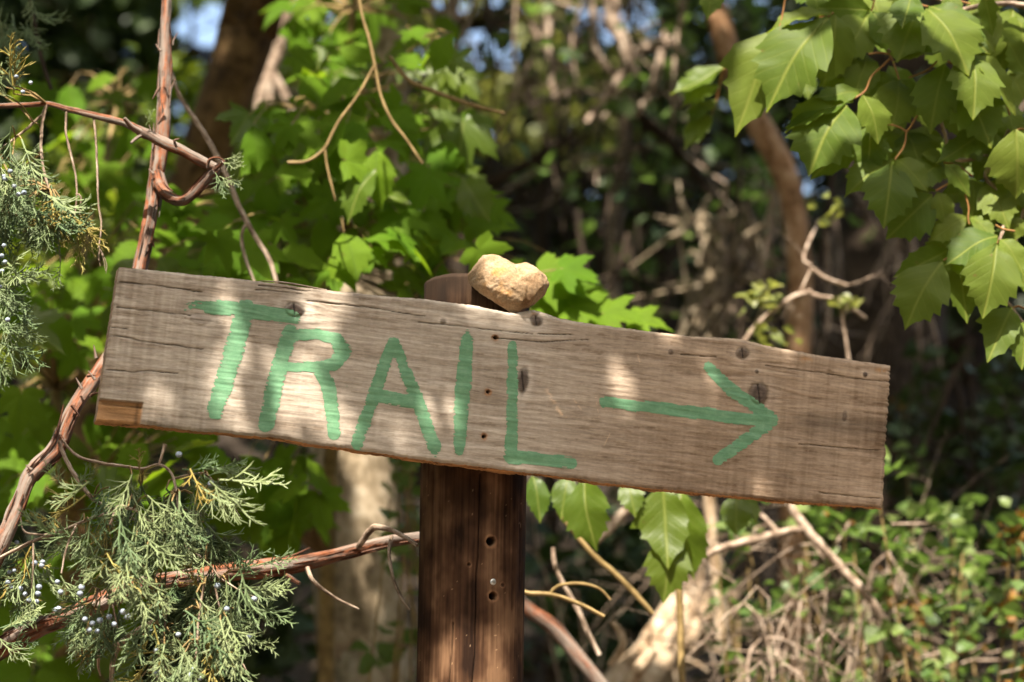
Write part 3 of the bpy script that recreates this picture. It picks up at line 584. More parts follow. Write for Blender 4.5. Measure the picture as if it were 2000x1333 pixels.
# ------------------------------------------------------------------ background woods on the bank
SUNLIT = [(500, 30, 1.75, .03), (455, 200, 1.75, .025), (200, 270, 1.35, .11), (110, 340, 1.35, .08), (280, 330, 1.2, .05), (1320, 1240, 1.8, .15), (1230, 1320, .95, .10), (1850, 1000, 1.2, .28), (1950, 1200, 1.1, .16), (1720, 1060, 1.1, .12), (1560, 1150, 1.0, .16), (1400, 520, 2.2, .08), (1200, 90, 2.15, .22), (1300, 90, 2.15, .12), (1075, 120, 2.3, .14), (200, 270, 2.7, .14), (90, 330, 2.7, .12), (868, 60, 1.9, .10), (540, 170, 2.0, .12), (1380, 180, .76, .09), (1570, 560, 1.0, .09), (240, 880, .95, .06), (680, 1000, 1.62, .04), (905, 260, .8, .05), (30, 880, 1.0, .06), (560, 200, 6.5, .5), (900, 180, 6.0, .55), (1380, 330, 6.0, .25), (1150, 300, 6.0, .25), (640, 30, 1.3, .14), (700, 450, .9, .05), (470, 330, 1.0, .05), (530, 400, .47, .03), (785, 455, .47, .04), (775, 535, .78, .03), (640, 130, 1.1, .09), (850, 200, .85, .06), (380, 480, .85, .06), (600, 420, .9, .05), (880, 470, .85, .05), (720, 230, .9, .05), (120, 620, 1.0, .07), (330, 580, .85, .05), (60, 760, .9, .05), (300, 830, .9, .05), (150, 420, 1.2, .06), (230, 240, 1.3, .07), (560, 930, .8, .05), (1390, 1050, 1.3, .10), (1120, 600, .62, .03),
          (330, 1000, -.13, .03), (250, 1050, -.12, .02), (400, 1200, -.09, .035), (470, 1180, -.09, .03), (350, 1280, -.09, .03), (180, 1190, -.05, .015), (40, 340, .05, .025), (110, 430, .05, .01), (0, 580, .05, .012), (60, 205, .09, .015), (318, 170, .16, .012), (60, 940, .09, .01), (1650, 250, .22, .05), (1490, 100, .22, .05), (1850, 60, .22, .05), (1940, 540, .2, .05), (1890, 470, .2, .03), (1970, 310, .2, .05), (1700, 220, .22, .03)]
def unshade(P):                          # keep leaves out of the sun's way to the sunlit spots
    P = np.array([list(p) for p in P]); keep = np.ones(len(P), bool); S = np.array(SUND)
    for (px, py, Y, rad) in SUNLIT:
        d = P - np.array(at(px, py, Y))[None]; al = d @ S; dist = np.linalg.norm(d - al[:, None] * S[None], axis=1); keep &= ~((dist < rad + .012) & (al > .3))
    return keep
def ground_at(x, y): return float(gz(np.array([x]), np.array([y]))[0])
SKY_HOLES = [(a_, b__, c_ * 1.2) for a_, b__, c_ in [(395, 80, 38), (375, 45, 30), (590, 45, 26), (600, 90, 26), (640, 20, 20), (950, 70, 62), (985, 30, 40), (900, 40, 30), (1035, 200, 34), (1060, 230, 18), (1150, 70, 50), (1190, 50, 40), (1110, 100, 25), (1290, 75, 34), (1330, 100, 22), (735, 70, 18), (430, 30, 20), (1000, 110, 30), (700, 110, 14), (1060, 60, 30), (1240, 30, 30), (500, 20, 0.1), (930, 130, 30)]]
def wood_points(n, x0, x1, y0, y1, ya, yb, seed, hole=1.0):
    q = random.Random(seed); P = []
    while len(P) < n:
        px = q.uniform(x0, x1); py = q.uniform(y0, y1); Y = q.uniform(ya, yb)
        if any((px - a) ** 2 + (py - b_) ** 2 < (c * hole * q.uniform(.75, 1.25)) ** 2 for a, b_, c in SKY_HOLES): continue
        P.append(at(px, py, Y))
    A = np.array([list(p) for p in P]); return A[A[:, 2] > gz(A[:, 0], A[:, 1]) + .05]
far = [  # name, label, x-range, y-range, leaf material, count, trunk px
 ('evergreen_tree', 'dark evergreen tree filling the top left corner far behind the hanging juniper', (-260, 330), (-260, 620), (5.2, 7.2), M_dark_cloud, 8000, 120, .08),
 ('background_tree', 'blurred green tree behind the thick leaning trunk with sky showing between leaves', (260, 800), (-260, 600), (5.5, 7.6), M_cloud, 5200, 560, .07),
 ('olive_tree', 'pale olive tree hanging drooping foliage below the sky patches at top centre', (760, 1250), (-260, 330), (5.2, 7.0), M_pale_cloud, 1500, 880, .07),
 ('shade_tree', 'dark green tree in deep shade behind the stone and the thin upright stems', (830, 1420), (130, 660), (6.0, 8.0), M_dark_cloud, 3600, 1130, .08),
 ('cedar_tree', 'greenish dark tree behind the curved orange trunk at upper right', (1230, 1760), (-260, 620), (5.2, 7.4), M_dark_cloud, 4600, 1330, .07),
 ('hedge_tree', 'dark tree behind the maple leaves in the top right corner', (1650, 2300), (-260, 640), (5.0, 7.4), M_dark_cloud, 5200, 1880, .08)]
for k, (nm, lb, xr, yr, dr, mt, cnt, tp, lsz) in enumerate(far):
    Yt = (dr[0] + dr[1]) / 2; p = at(tp, 600, Yt); base = Vector((p.x, Yt, ground_at(p.x, Yt) - .1)); th_ = thing(nm, lb, 'tree', base, 'trees far behind the sign')
    mb = MB(); q = random.Random(40 + k); topz = at(tp, -250, Yt).z
    mb.tube([base, base + Vector((q.uniform(-.2, .2), 0, (topz - base.z) * .5)), Vector((p.x + q.uniform(-.4, .4), Yt, topz))], [.11, .08, .05], 10, lump=.2, seed=k)
    for _ in range(9): grow(mb, Vector((p.x + q.uniform(-.1, .1), Yt, base.z + (topz - base.z) * q.uniform(.2, .95))), Vector((q.choice((-1, 1)), q.uniform(-1, .5), q.uniform(-.1, .5))), 1.3, .03, 1, q)
    mb.build('trunk', M_grey_stem, th_)
    P = wood_points(cnt, *xr, *yr, *dr, 60 + k, 1.05 if mt is not M_pale_cloud else .8)
    leaf_cloud('crown', P, lsz if mt is not M_pale_cloud else .09, mt, th_, .4, seed=k, droop=.2 if mt is not M_pale_cloud else 1.6, aspect=.55 if mt is not M_pale_cloud else .4)

# trees whose trunks stand close behind the sign, with high crowns that shade the bank
def crown_points(n, reg, seed, thr=.53):
    """leaves high above the bank, thinned where sunlight comes through"""
    q = np.random.default_rng(seed); out = []; (x0, x1, y0, y1, ya, yb) = reg
    while len(out) < n:
        m_ = 4000; px = q.uniform(x0, x1, m_); py = q.uniform(y0, y1, m_); Y = q.uniform(ya, yb, m_) ; dist = q.uniform(2.0, 3.6, m_)
        gap = fbm(px / 130., py / 130. + Y * .7, 7, 3) > thr
        for k in np.nonzero(~gap)[0]: out.append(at(px[k], py[k], Y[k]) + SUND * dist[k])
    out = np.array([list(p) for p in out[:n]]); return out[unshade(out)]
def add_occluder_tree(nm, lb, x, y, r, h, n, seed):  # out-of-view trees added round the trail to cut down the sky light
    base = Vector((x, y, ground_at(x, y) - .1)); th_ = thing(nm, lb, 'tree', base, 'unseen trees added to block sky light'); mb = MB(); q = random.Random(seed)
    mb.tube([base, base + Vector((.1, .05, h * .5)), base + Vector((-.1, 0, h * .92))], [.14, .1, .04], 10, step=.2, lump=.15)
    for _ in range(8): grow(mb, base + Vector((0, 0, h * q.uniform(.2, .8))), Vector((q.gauss(0, 1), q.gauss(0, 1), .3)), r, .04, 1, q)
    mb.build('trunk', M_brown_bark, th_); g_ = np.random.default_rng(seed); d = g_.normal(size=(n, 3)); d /= np.linalg.norm(d, axis=1)[:, None]; d *= (g_.uniform(.25, 1, n) ** .45)[:, None] * (1 + .25 * np.sin(d[:, :1] * 7 + d[:, 2:] * 5))
    leaf_cloud('crown', np.array(base)[None] + np.array([0, 0, h * .55])[None] + d * np.array([r, r, h * .48])[None], .20, M_cloud, th_, .4, seed=seed)
for k, (x, y, r, h, lb) in enumerate(((-4.6, -4.8, 2.2, 7.5, 'unseen tree added to block sky light, behind and left of the viewer'), (-1.0, -6.6, 2.3, 7.0, 'unseen tree added to block sky light, straight behind the viewer'), (2.8, -6.2, 2.2, 7.5, 'unseen tree added to block sky light, behind and right of the viewer'), (5.4, -3.4, 2.2, 7.5, 'unseen tree added to block sky light beside the trail, far right of the sign'), (-5.0, -.6, 2.2, 7.5, 'unseen tree added to block sky light beside the trail, far left of the sign'), (5.2, .9, 2.2, 7.0, 'unseen tree added to block sky light on the bank, far right of the sign'), (-4.6, 3.0, 2.0, 6.5, 'unseen tree added to block sky light on the bank, far left of the sign'))): add_occluder_tree('occluder_tree', lb, x, y, r, h, 4200, 150 + k)
def near_tree(nm, lb, path, Yp, mat, sides, lump, crown_box, crown_n, seed, strip=0., cm=None):
    P, r = pxpath(path, Yp); b0 = P[-1]; d = (P[-1] - P[-2]).normalized(); zb = ground_at(b0.x, Yp) - .15
    t_ = (b0.z - zb); P.append(Vector((b0.x + d.x * t_ * .25, Yp, zb))); r.append(r[-1] * 1.25)
    upd = (P[0] - P[1]).normalized(); P.insert(0, P[0] + upd * 1.4); r.insert(0, r[0] * .8); P.insert(0, P[0] + Vector((upd.x * .4, .3, 1.2))); r.insert(0, r[0] * .7)
    base = P[-1]; th_ = thing(nm, lb, 'tree', base)
    mb = MB(); mb.tube(P, r, sides, step=.03, lump=lump, seed=seed, strip=strip); q = random.Random(seed)
    for k in range(9): grow(mb, P[q.choice((0, 1))], Vector((q.gauss(0, 1), q.gauss(0, 1), .5)), 1.6, r[0] * .5, 1, q)
    mb.build('trunk', mat, th_)
    leaf_cloud('crown', crown_points(crown_n, crown_box, seed), .085, cm or M_cloud, th_, .6, seed=seed)
    return th_
near_tree('leaning_tree', 'thick brown tree trunk leaning at upper left behind the reddish juniper stem', [(512, -60, 118), (492, 30, 114), (464, 125, 108), (432, 215, 102), (404, 290, 98), (374, 370, 96), (340, 460, 96), (290, 600, 100), (230, 800, 108), (180, 1000, 116)], 1.75, M_brown_bark, 28, .16, (-250, 700, -150, 1300, .7, 2.0), 6500, 5)
near_tree('shaggy_tree', 'pale fibrous tree trunk standing behind the post on its left', [(735, 240, 120), (722, 420, 130), (705, 640, 145), (690, 880, 165), (688, 1000, 168), (695, 1150, 166), (708, 1280, 168), (716, 1400, 176)], 1.62, M_pale_bark, 36, .10, (500, 1150, -150, 900, .7, 3.4), 7500, 6, strip=.12)
near_tree('crooked_tree', 'slender curving orange-brown tree trunk to the right of the stone', [(1383, -60, 42), (1400, 20, 46), (1424, 110, 48), (1452, 190, 50), (1492, 262, 52), (1528, 330, 50), (1550, 410, 50), (1560, 500, 50), (1563, 600, 52), (1556, 740, 54), (1550, 900, 56)], 1.9, M_orange_bark, 16, .10, (1000, 2200, -150, 950, .9, 3.2), 9000, 7)
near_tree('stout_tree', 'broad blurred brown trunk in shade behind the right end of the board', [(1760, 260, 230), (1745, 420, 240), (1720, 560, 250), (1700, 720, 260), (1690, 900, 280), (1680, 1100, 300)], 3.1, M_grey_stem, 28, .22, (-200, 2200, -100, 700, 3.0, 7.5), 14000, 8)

# thin upright stems in the dark centre
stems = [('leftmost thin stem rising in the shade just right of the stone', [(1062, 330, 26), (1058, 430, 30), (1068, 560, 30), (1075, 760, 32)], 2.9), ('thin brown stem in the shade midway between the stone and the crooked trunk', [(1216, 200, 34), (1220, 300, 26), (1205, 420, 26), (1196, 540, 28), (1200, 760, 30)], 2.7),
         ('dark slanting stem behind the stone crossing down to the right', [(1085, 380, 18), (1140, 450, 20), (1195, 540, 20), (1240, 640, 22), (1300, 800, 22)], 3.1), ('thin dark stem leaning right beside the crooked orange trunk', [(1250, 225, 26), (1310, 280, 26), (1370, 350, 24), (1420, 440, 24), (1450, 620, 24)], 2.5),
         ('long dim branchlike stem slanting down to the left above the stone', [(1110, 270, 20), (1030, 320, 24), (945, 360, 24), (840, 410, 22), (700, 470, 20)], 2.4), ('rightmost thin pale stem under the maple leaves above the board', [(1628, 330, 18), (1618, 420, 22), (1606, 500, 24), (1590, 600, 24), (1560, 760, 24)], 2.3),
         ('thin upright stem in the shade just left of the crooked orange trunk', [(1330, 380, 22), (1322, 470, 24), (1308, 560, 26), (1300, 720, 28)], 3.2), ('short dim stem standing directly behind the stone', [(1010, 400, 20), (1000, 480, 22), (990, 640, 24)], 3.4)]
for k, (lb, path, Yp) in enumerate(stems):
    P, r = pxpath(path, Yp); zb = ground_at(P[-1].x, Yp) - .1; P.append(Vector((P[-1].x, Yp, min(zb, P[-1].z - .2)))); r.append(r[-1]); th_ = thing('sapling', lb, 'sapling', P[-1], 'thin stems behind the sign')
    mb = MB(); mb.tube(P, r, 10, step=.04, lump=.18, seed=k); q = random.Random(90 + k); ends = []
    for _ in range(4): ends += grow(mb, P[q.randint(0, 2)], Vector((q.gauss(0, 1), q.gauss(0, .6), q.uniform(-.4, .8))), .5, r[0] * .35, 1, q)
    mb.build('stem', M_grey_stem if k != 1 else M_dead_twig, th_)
    pts = [e + Vector((q.gauss(0, .07), q.gauss(0, .07), q.gauss(0, .07))) for e in ends for _ in range(6)]
    leaf_cloud('foliage', np.array([list(p) for p in pts]), .045, M_dark_cloud if k % 2 else M_shrub, th_, .4, seed=200 + k)

# bare grey branches hanging at the top centre
def bare(nm, lb, cat, paths, Y, mat, sides=8, group=None, lump=.15, extra=0, seed=0, anchor=None, part='branch'):
    P0, r0 = pxpath(paths[0], Y); a0 = anchor or P0[0]; th_ = thing(nm, lb, cat, a0, group); q = random.Random(seed)
    for k, pa in enumerate(paths):
        P, r = pxpath(pa, Y); mb = MB(); mb.tube(P, r, sides, step=max(.006, r[0] * 1.2), lump=lump, seed=seed + k)
        for _ in range(extra): i_ = q.randrange(len(P)); grow(mb, P[i_], Vector((q.gauss(0, 1), q.gauss(0, .6), q.gauss(0, 1))), mpp(Y) * q.uniform(60, 130), r[i_] * .45, 1, q, 5)
        mb.build(part, mat, th_)
    return th_
bare('dead_branch', 'bare grey forked branch hanging from above at top centre against the sky', 'branch', [
    [(1170, -160, 26), (1185, -40, 24), (1192, 40, 22), (1215, 90, 20), (1222, 130, 20), (1200, 165, 18), (1175, 200, 16), (1145, 240, 14)],
    [(1150, -80, 14), (1158, 30, 16), (1160, 90, 16), (1180, 125, 16), (1195, 145, 12)], [(1222, 125, 18), (1245, 100, 16), (1285, 88, 16), (1320, 90, 14), (1340, 110, 10)],
    [(1300, -60, 16), (1322, -5, 15), (1336, 30, 14), (1325, 60, 13), (1305, 80, 13)], [(1200, -60, 14), (1206, 40, 14), (1216, 80, 12)], [(1225, 118, 14), (1240, 135, 12), (1244, 150, 8)]], 2.15, M_dead_twig, extra=1, seed=3)
bare('dead_twig', 'short bare twig end beside the forked grey branch, pointing down left', 'branch', [[(1300, 60, 12), (1282, 150, 16), (1262, 190, 15), (1240, 228, 12)]], 2.2, M_dead_twig, seed=4)
bare('dead_branch', 'bare pale branch curving down left of the forked grey branch', 'branch', [[(1040, -120, 20), (1065, -10, 18), (1074, 60, 18), (1062, 85, 16), (1078, 110, 18), (1080, 160, 18), (1085, 205, 14)], [(1078, 105, 12), (1105, 125, 11), (1118, 150, 9)], [(1050, -5, 11), (1085, 5, 11), (1120, 15, 9)], [(1020, 20, 10), (1062, 95, 12)]], 2.3, M_dead_twig, seed=5)
bare('dead_branch', 'thick pale broken branch stub at top, above the green leaves', 'branch', [[(905, -80, 26), (882, 20, 26), (868, 60, 24), (850, 105, 20)]], 1.9, M_dead_twig, seed=6)
bare('dead_branch', 'pale pinkish forked dead branch just right of the thick leaning trunk', 'branch', [[(560, 20, 24), (540, 110, 24), (520, 160, 24), (504, 215, 18)], [(530, 140, 20), (552, 180, 20), (582, 235, 14)], [(528, 150, 16), (528, 200, 14)]], 2.0, M_dead_twig, seed=7)
bare('dead_branch', 'thin brown curving twig hanging in front of the green maple leaves, splitting in three', 'branch', [[(695, -60, 5.6), (705, 20, 6.2), (722, 80, 6.8), (732, 128, 7.4)], [(732, 128, 6.8), (700, 185, 6.2), (660, 240, 6.2), (634, 290, 6.8), (600, 315, 6.2), (562, 318, 7.4)], [(732, 128, 6.8), (745, 190, 6.2), (765, 235, 6.8), (795, 275, 6.2), (825, 320, 5.6)], [(634, 290, 5.6), (640, 330, 5.0), (655, 392, 4.3)]], .42, M_yellow_stem, seed=8)
bare('dead_branch', 'thin brown twig slanting right below the top centre green leaves', 'branch', [[(760, 110, 8), (800, 158, 10), (850, 180, 10), (920, 205, 9), (985, 222, 6)]], .55, M_yellow_stem, seed=9)

def twiggy(nm, lb, n, x0, x1, ya, yb, l0, l1, Ya, Yb, d0, d1, mat, seed, up=False, slant=60):
    q = random.Random(seed); Yc = (Ya + Yb) / 2; xm = (x0 + x1) / 2; top_ = at(xm, -420 if not up else 0, Yc)
    base = Vector((top_.x, Yc, ground_at(top_.x, Yc) - .1)); th_ = thing(nm, lb, 'dry bush', base, 'dry bushes on the bank')
    for k in range(n):
        px = q.uniform(x0, x1); py = q.uniform(ya, yb); Y = q.uniform(Ya, Yb); L = q.uniform(l0, l1); sl_ = q.gauss(0, slant); dd = q.uniform(d0, d1); mb = MB()
        pth_ = [(px, py, dd), (px + sl_ * .3 + q.gauss(0, 8), py + L * .33, dd * .9), (px + sl_ * .7 + q.gauss(0, 10), py + L * .66, dd * .7), (px + sl_ + q.gauss(0, 10), py + L, dd * .4)]
        P, r = pxpath(pth_, Y); mb.tube(P, r, 5, step=.03, lump=.2, seed=k)
        for _ in range(2): i_ = q.randint(1, 2); grow(mb, P[i_], Vector((q.gauss(0, .8), q.gauss(0, .5), (.8 if up else -.8) + q.gauss(0, .4))), L * .4 * mpp(Y), r[i_] * .6, 1, q, 4, .12, (1, 2))
        if up: mb.tube([P[-1], P[-1].lerp(base, .5) + Vector((0, 0, .05)), base], [r[-1], r[-1], r[-1] * 1.2], 5, step=.1)
        mb.build('twig', mat if q.random() < .75 else M_grey_stem, th_)
twiggy('dry_bush', 'tangle of fine pale dry twigs hanging at top centre below the sky', 32, 840, 1380, -120, 120, 120, 330, 1.9, 3.0, 5, 11, M_dead_twig, 401)
twiggy('dry_bush', 'dense dim thicket of thin brown stems filling the shade right of the stone', 44, 930, 1480, 180, 480, 160, 360, 2.2, 3.6, 7, 16, M_grey_stem, 402)
twiggy('dry_bush', 'brown dry twigs in shade between the crooked trunk and the maple leaves', 30, 1420, 1800, 300, 560, 120, 300, 1.9, 2.8, 5, 12, M_dead_twig, 403)
# ------------------------------------------------------------------ maple sapling with big leaves behind the left half of the board
sap_base = at(640, 1000, 1.25); sap_base = Vector((sap_base.x, 1.25, ground_at(sap_base.x, 1.25) - .1))
maple = thing('young_maple', 'young maple with large green leaves behind the left half of the board', 'tree', sap_base)
mb = MB(); q = random.Random(17)
main = [sap_base, at(640, 1100, 1.22), at(655, 800, 1.2), at(640, 520, 1.2), at(660, 260, 1.18), at(690, 20, 1.15), at(720, -200, 1.1)]
mb.tube(main, [.016, .014, .012, .010, .008, .006, .004], 8, step=.03, lump=.1); trunk = mb.build('stem', M_yellow_stem, maple)
def leafing(th_, trunk, main, regs, seed, explicit=()):
    q = random.Random(seed); spots = []
    for (n, x0, x1, y0, y1, ya, yb, s0, s1) in regs:
        for _ in range(n): spots.append((q.uniform(x0, x1), q.uniform(y0, y1), q.uniform(ya, yb), q.uniform(s0, s1)))
    mb = MB()
    for (px, py, Y, sz) in spots:
        B = at(px, py, Y); ang_ = R(q.gauss(-75, 48)); d = Vector((math.cos(ang_), -.30 + q.gauss(0, .25), math.sin(ang_) * (.75 if q.random() < .7 else .4))).normalized()
        nrm = Vector((q.gauss(0, .4), -.70 + q.gauss(0, .3), .70 + q.gauss(0, .3)))
        me = (PALY if q.random() > .88 else PAL)[q.randrange(2)] if q.random() < .6 else (LFM + LFY[:1])[q.randrange(5)]
        s_ = sz * (1.0 if me in PAL or me in PALY else 1.3)
        inst('leaf', me, leaf_matrix(B, B + d * s_, nrm), trunk)
        k = min(range(len(main)), key=lambda i_: (Vector(main[i_]) - B).length if main[i_].z < B.z + .15 else 9); M0 = Vector(main[k])
        mid = B.lerp(M0, .4) + Vector((0, .03, .04)); mb.tube([B, B.lerp(mid, .35) - d * .01 + Vector((0, .02, .015)), mid, M0], [.0008, .001, .0015, .003], 3, step=.08, cap=False)
    for (px, py, Y, sz, an, yl) in explicit:
        B = at(px, py, Y); a_ = R(an); d = Vector((math.cos(a_), -.2, math.sin(a_))).normalized() if yl else Vector((math.cos(R(-an * .3)), -.3, math.sin(R(-an * .3)))).normalized()
        inst('leaf', (PALY if yl else PAL)[q.randrange(2)], leaf_matrix(B, B + d * sz, Vector((q.gauss(0, .3), -.8, .6))), trunk)
        mid = B + Vector((-.15, .1, .0)); mb.tube([B, mid, Vector(main[3 if py > 400 else 4])], [.001, .0016, .003], 4, step=.05)
    mb.build('leaf_stalks', M_yellow_stem, trunk, kind='stuff')
explicit = [(1060, 535, .62, .072, 60, 0), (1100, 525, .6, .055, 50, 0), (1120, 600, .62, .065, 50, 0), (1180, 612, .62, .06, 20, 0), (1240, 625, .64, .05, 10, 0), (1090, 575, .64, .06, 120, 0), (1060, 600, .62, .055, 80, 0), (900, 150, .8, .065, 250, 1), (905, 240, .8, .085, 265, 1), (880, 330, .8, .075, 265, 1), (905, 360, .8, .065, 275, 1), (940, 425, .78, .04, 280, 1), (870, 130, .8, .06, 240, 1), (575, 530, .9, .04, 250, 1)]
leafing(maple, trunk, main, [(104, 290, 950, 385, 640, .50, 1.0, .040, .064), (60, 480, 920, 225, 400, .55, 1.0, .040, .066), (44, 560, 910, 60, 250, .6, 1.1, .040, .062), (24, 420, 640, 880, 1020, .7, 1.0, .05, .07), (20, 540, 900, -60, 90, 1.1, 1.6, .05, .075), (14, 930, 1120, 500, 640, .8, 1.1, .05, .07)], 17, explicit)
mb = MB(); sb = at(120, 1100, 1.15); sb = Vector((sb.x, 1.15, ground_at(sb.x, 1.15) - .1)); maple2 = thing('young_maple', 'young maple with green leaves behind the juniper at the left edge', 'tree', sb)
main2 = [sb, at(120, 1250, 1.15), at(140, 1000, 1.12), at(110, 760, 1.12), at(150, 560, 1.15), at(190, 380, 1.2), at(230, 200, 1.3)]
mb.tube(main2, [.014, .012, .010, .008, .007, .005, .003], 8, step=.03, lump=.1); trunk2 = mb.build('stem', M_yellow_stem, maple2)
leafing(maple2, trunk2, main2, [(96, -60, 440, 500, 960, .55, 1.15, .040, .064), (36, -60, 340, 900, 1340, .9, 1.4, .050, .080), (34, 60, 340, 150, 420, 1.1, 1.7, .045, .065), (18, 260, 480, 400, 560, .75, 1.0, .05, .075), (24, -40, 200, 380, 560, 1.0, 1.5, .05, .07)], 18)
# yellow-green leaves under the right half of the board, on a low shoot
low = thing('maple_shoot', 'low maple shoot with yellow-green leaves hanging below the right half of the board', 'plant', Vector((at(1350, 1300, .62).x, .62, ground_at(.3, .62) - .05)))
mb = MB(); root = Vector(LOC[low.name]); tp_ = at(1300, 900, .60); mb.tube([root, at(1330, 1250, .64), at(1310, 1050, .62), tp_, at(1120, 890, .55), at(1040, 900, .5)], [.006, .005, .004, .0035, .003, .002], 6, step=.03)
mb.tube([tp_, at(1400, 930, .6), at(1470, 960, .58)], [.003, .0025, .0015], 6, step=.03); lowstem = mb.build('stem', M_yellow_stem, low)
for (bx, by, tx, ty, Y, k, wd) in ((1140, 930, 1148, 1068, .46, 0, 1.0), (1110, 930, 1095, 1000, .48, 2, .9), (1040, 930, 1062, 1005, .48, 2, .8), (1295, 950, 1305, 1110, .5, 1, 1.1), (1310, 1040, 1300, 1168, .5, 0, .95), (1330, 960, 1335, 1120, .52, 2, .9), (1225, 935, 1240, 1000, .5, 0, .9), (1440, 965, 1436, 1032, .5, 2, 1.1), (1460, 965, 1478, 1020, .52, 1, .9), (1240, 960, 1250, 1000, .56, 1, .9)):
    B = at(bx, by, Y); T = at(tx, ty, Y - .03); inst('leaf', LFY[k], leaf_matrix(B, T, Vector((q.gauss(0, .35), -1, .25)), wd), lowstem)

# ------------------------------------------------------------------ boxelder on the right: trunk outside the picture, a leafy branch reaching in
bx_base = Vector((1.05, .75, ground_at(1.05, .75) - .1))
box = thing('boxelder_tree', 'boxelder tree with a leafy branch reaching in at upper right', 'tree', bx_base)
mb = MB(); q = random.Random(23)
mb.tube([bx_base, Vector((1.08, .72, 1.0)), Vector((1.0, .6, 2.0)), Vector((.95, .45, 2.9)), Vector((.9, .3, 4.0))], [.075, .07, .06, .05, .03], 18, step=.04, lump=.15); mb.build('trunk', M_brown_bark, box)
Yb = .24
mb = MB()
wood = [[(2350, -120, 26, .5), (2150, 60, 20, .36), (2030, 160, 15, .30), (1950, 300, 10, .27), (1925, 345, 9, .26), (1948, 375, 8, .25), (1960, 440, 7, .24), (1952, 470, 6, .23)],
        [(2150, 60, 16, .36), (1990, 10, 12, .30), (1880, 20, 10, .27), (1800, 60, 9, .25), (1735, 100, 9, .24)], [(1950, 300, 8, .27), (1868, 312, 8, .27), (1845, 262, 8, .27), (1832, 215, 7, .26)],
        [(2030, 160, 9, .30), (2000, 400, 7, .26), (1962, 560, 6, .25), (1978, 602, 6, .25), (2005, 640, 6, .25)], [(1880, 20, 8, .27), (1760, -30, 7, .26), (1702, 0, 6, .25)]]
for k, pa in enumerate(wood): P, r = pxpath(pa, .25); mb.tube(P, r, 7, step=.008, lump=.15, seed=k)
P0 = at(2350, -120, .5); mb.tube([Vector((.97, .55, 2.2)), P0 + Vector((.1, .05, .1)), P0], [.03, .018, .009], 10, step=.03)
branch = mb.build('branch', M_dead_twig, box)
stal = [[(1715, -30), (1708, 0), (1702, 22)], [(1738, 115), (1725, 128), (1702, 150), (1690, 178), (1668, 193)], [(1738, 106), (1718, 103), (1697, 106)], [(1738, 108), (1746, 125), (1756, 155)], [(1770, 257), (1766, 285), (1748, 312)], [(1697, 242), (1735, 243), (1760, 250), (1772, 256), (1792, 225)], [(1628, 25), (1608, 40)], [(1535, -10), (1528, 30), (1521, 60)],
        [(1885, 348), (1858, 356), (1828, 373)], [(1843, 318), (1868, 322), (1900, 345)], [(1885, 380), (1892, 405), (1891, 425), (1893, 438)], [(1982, 452), (1960, 448), (1944, 440)], [(1952, 465), (1947, 476)], [(1862, 496), (1843, 509)], [(1800, 13), (1785, 8), (1780, -10)], [(1812, 13), (1805, 12), (1790, 5)], [(1895, 8), (1880, 4), (1860, -5)],
        [(1935, 170), (1955, 177), (1965, 200), (1972, 225)], [(1840, 180), (1836, 197), (1828, 212)], [(1830, 120), (1815, 135), (1795, 145), (1775, 152)], [(1985, 255), (1995, 252), (2010, 255)], [(1978, 602), (1990, 598), (2005, 605)], [(1850, 120), (1870, 130), (1880, 150)]]
mb = MB()
for k, pa in enumerate(stal): P, r = pxpath([(x, y, 3.8) for x, y in pa], .235); mb = MB(); mb.tube(P, r, 6, step=.005); mb.build('leaf_stalk', M_petiole, branch)

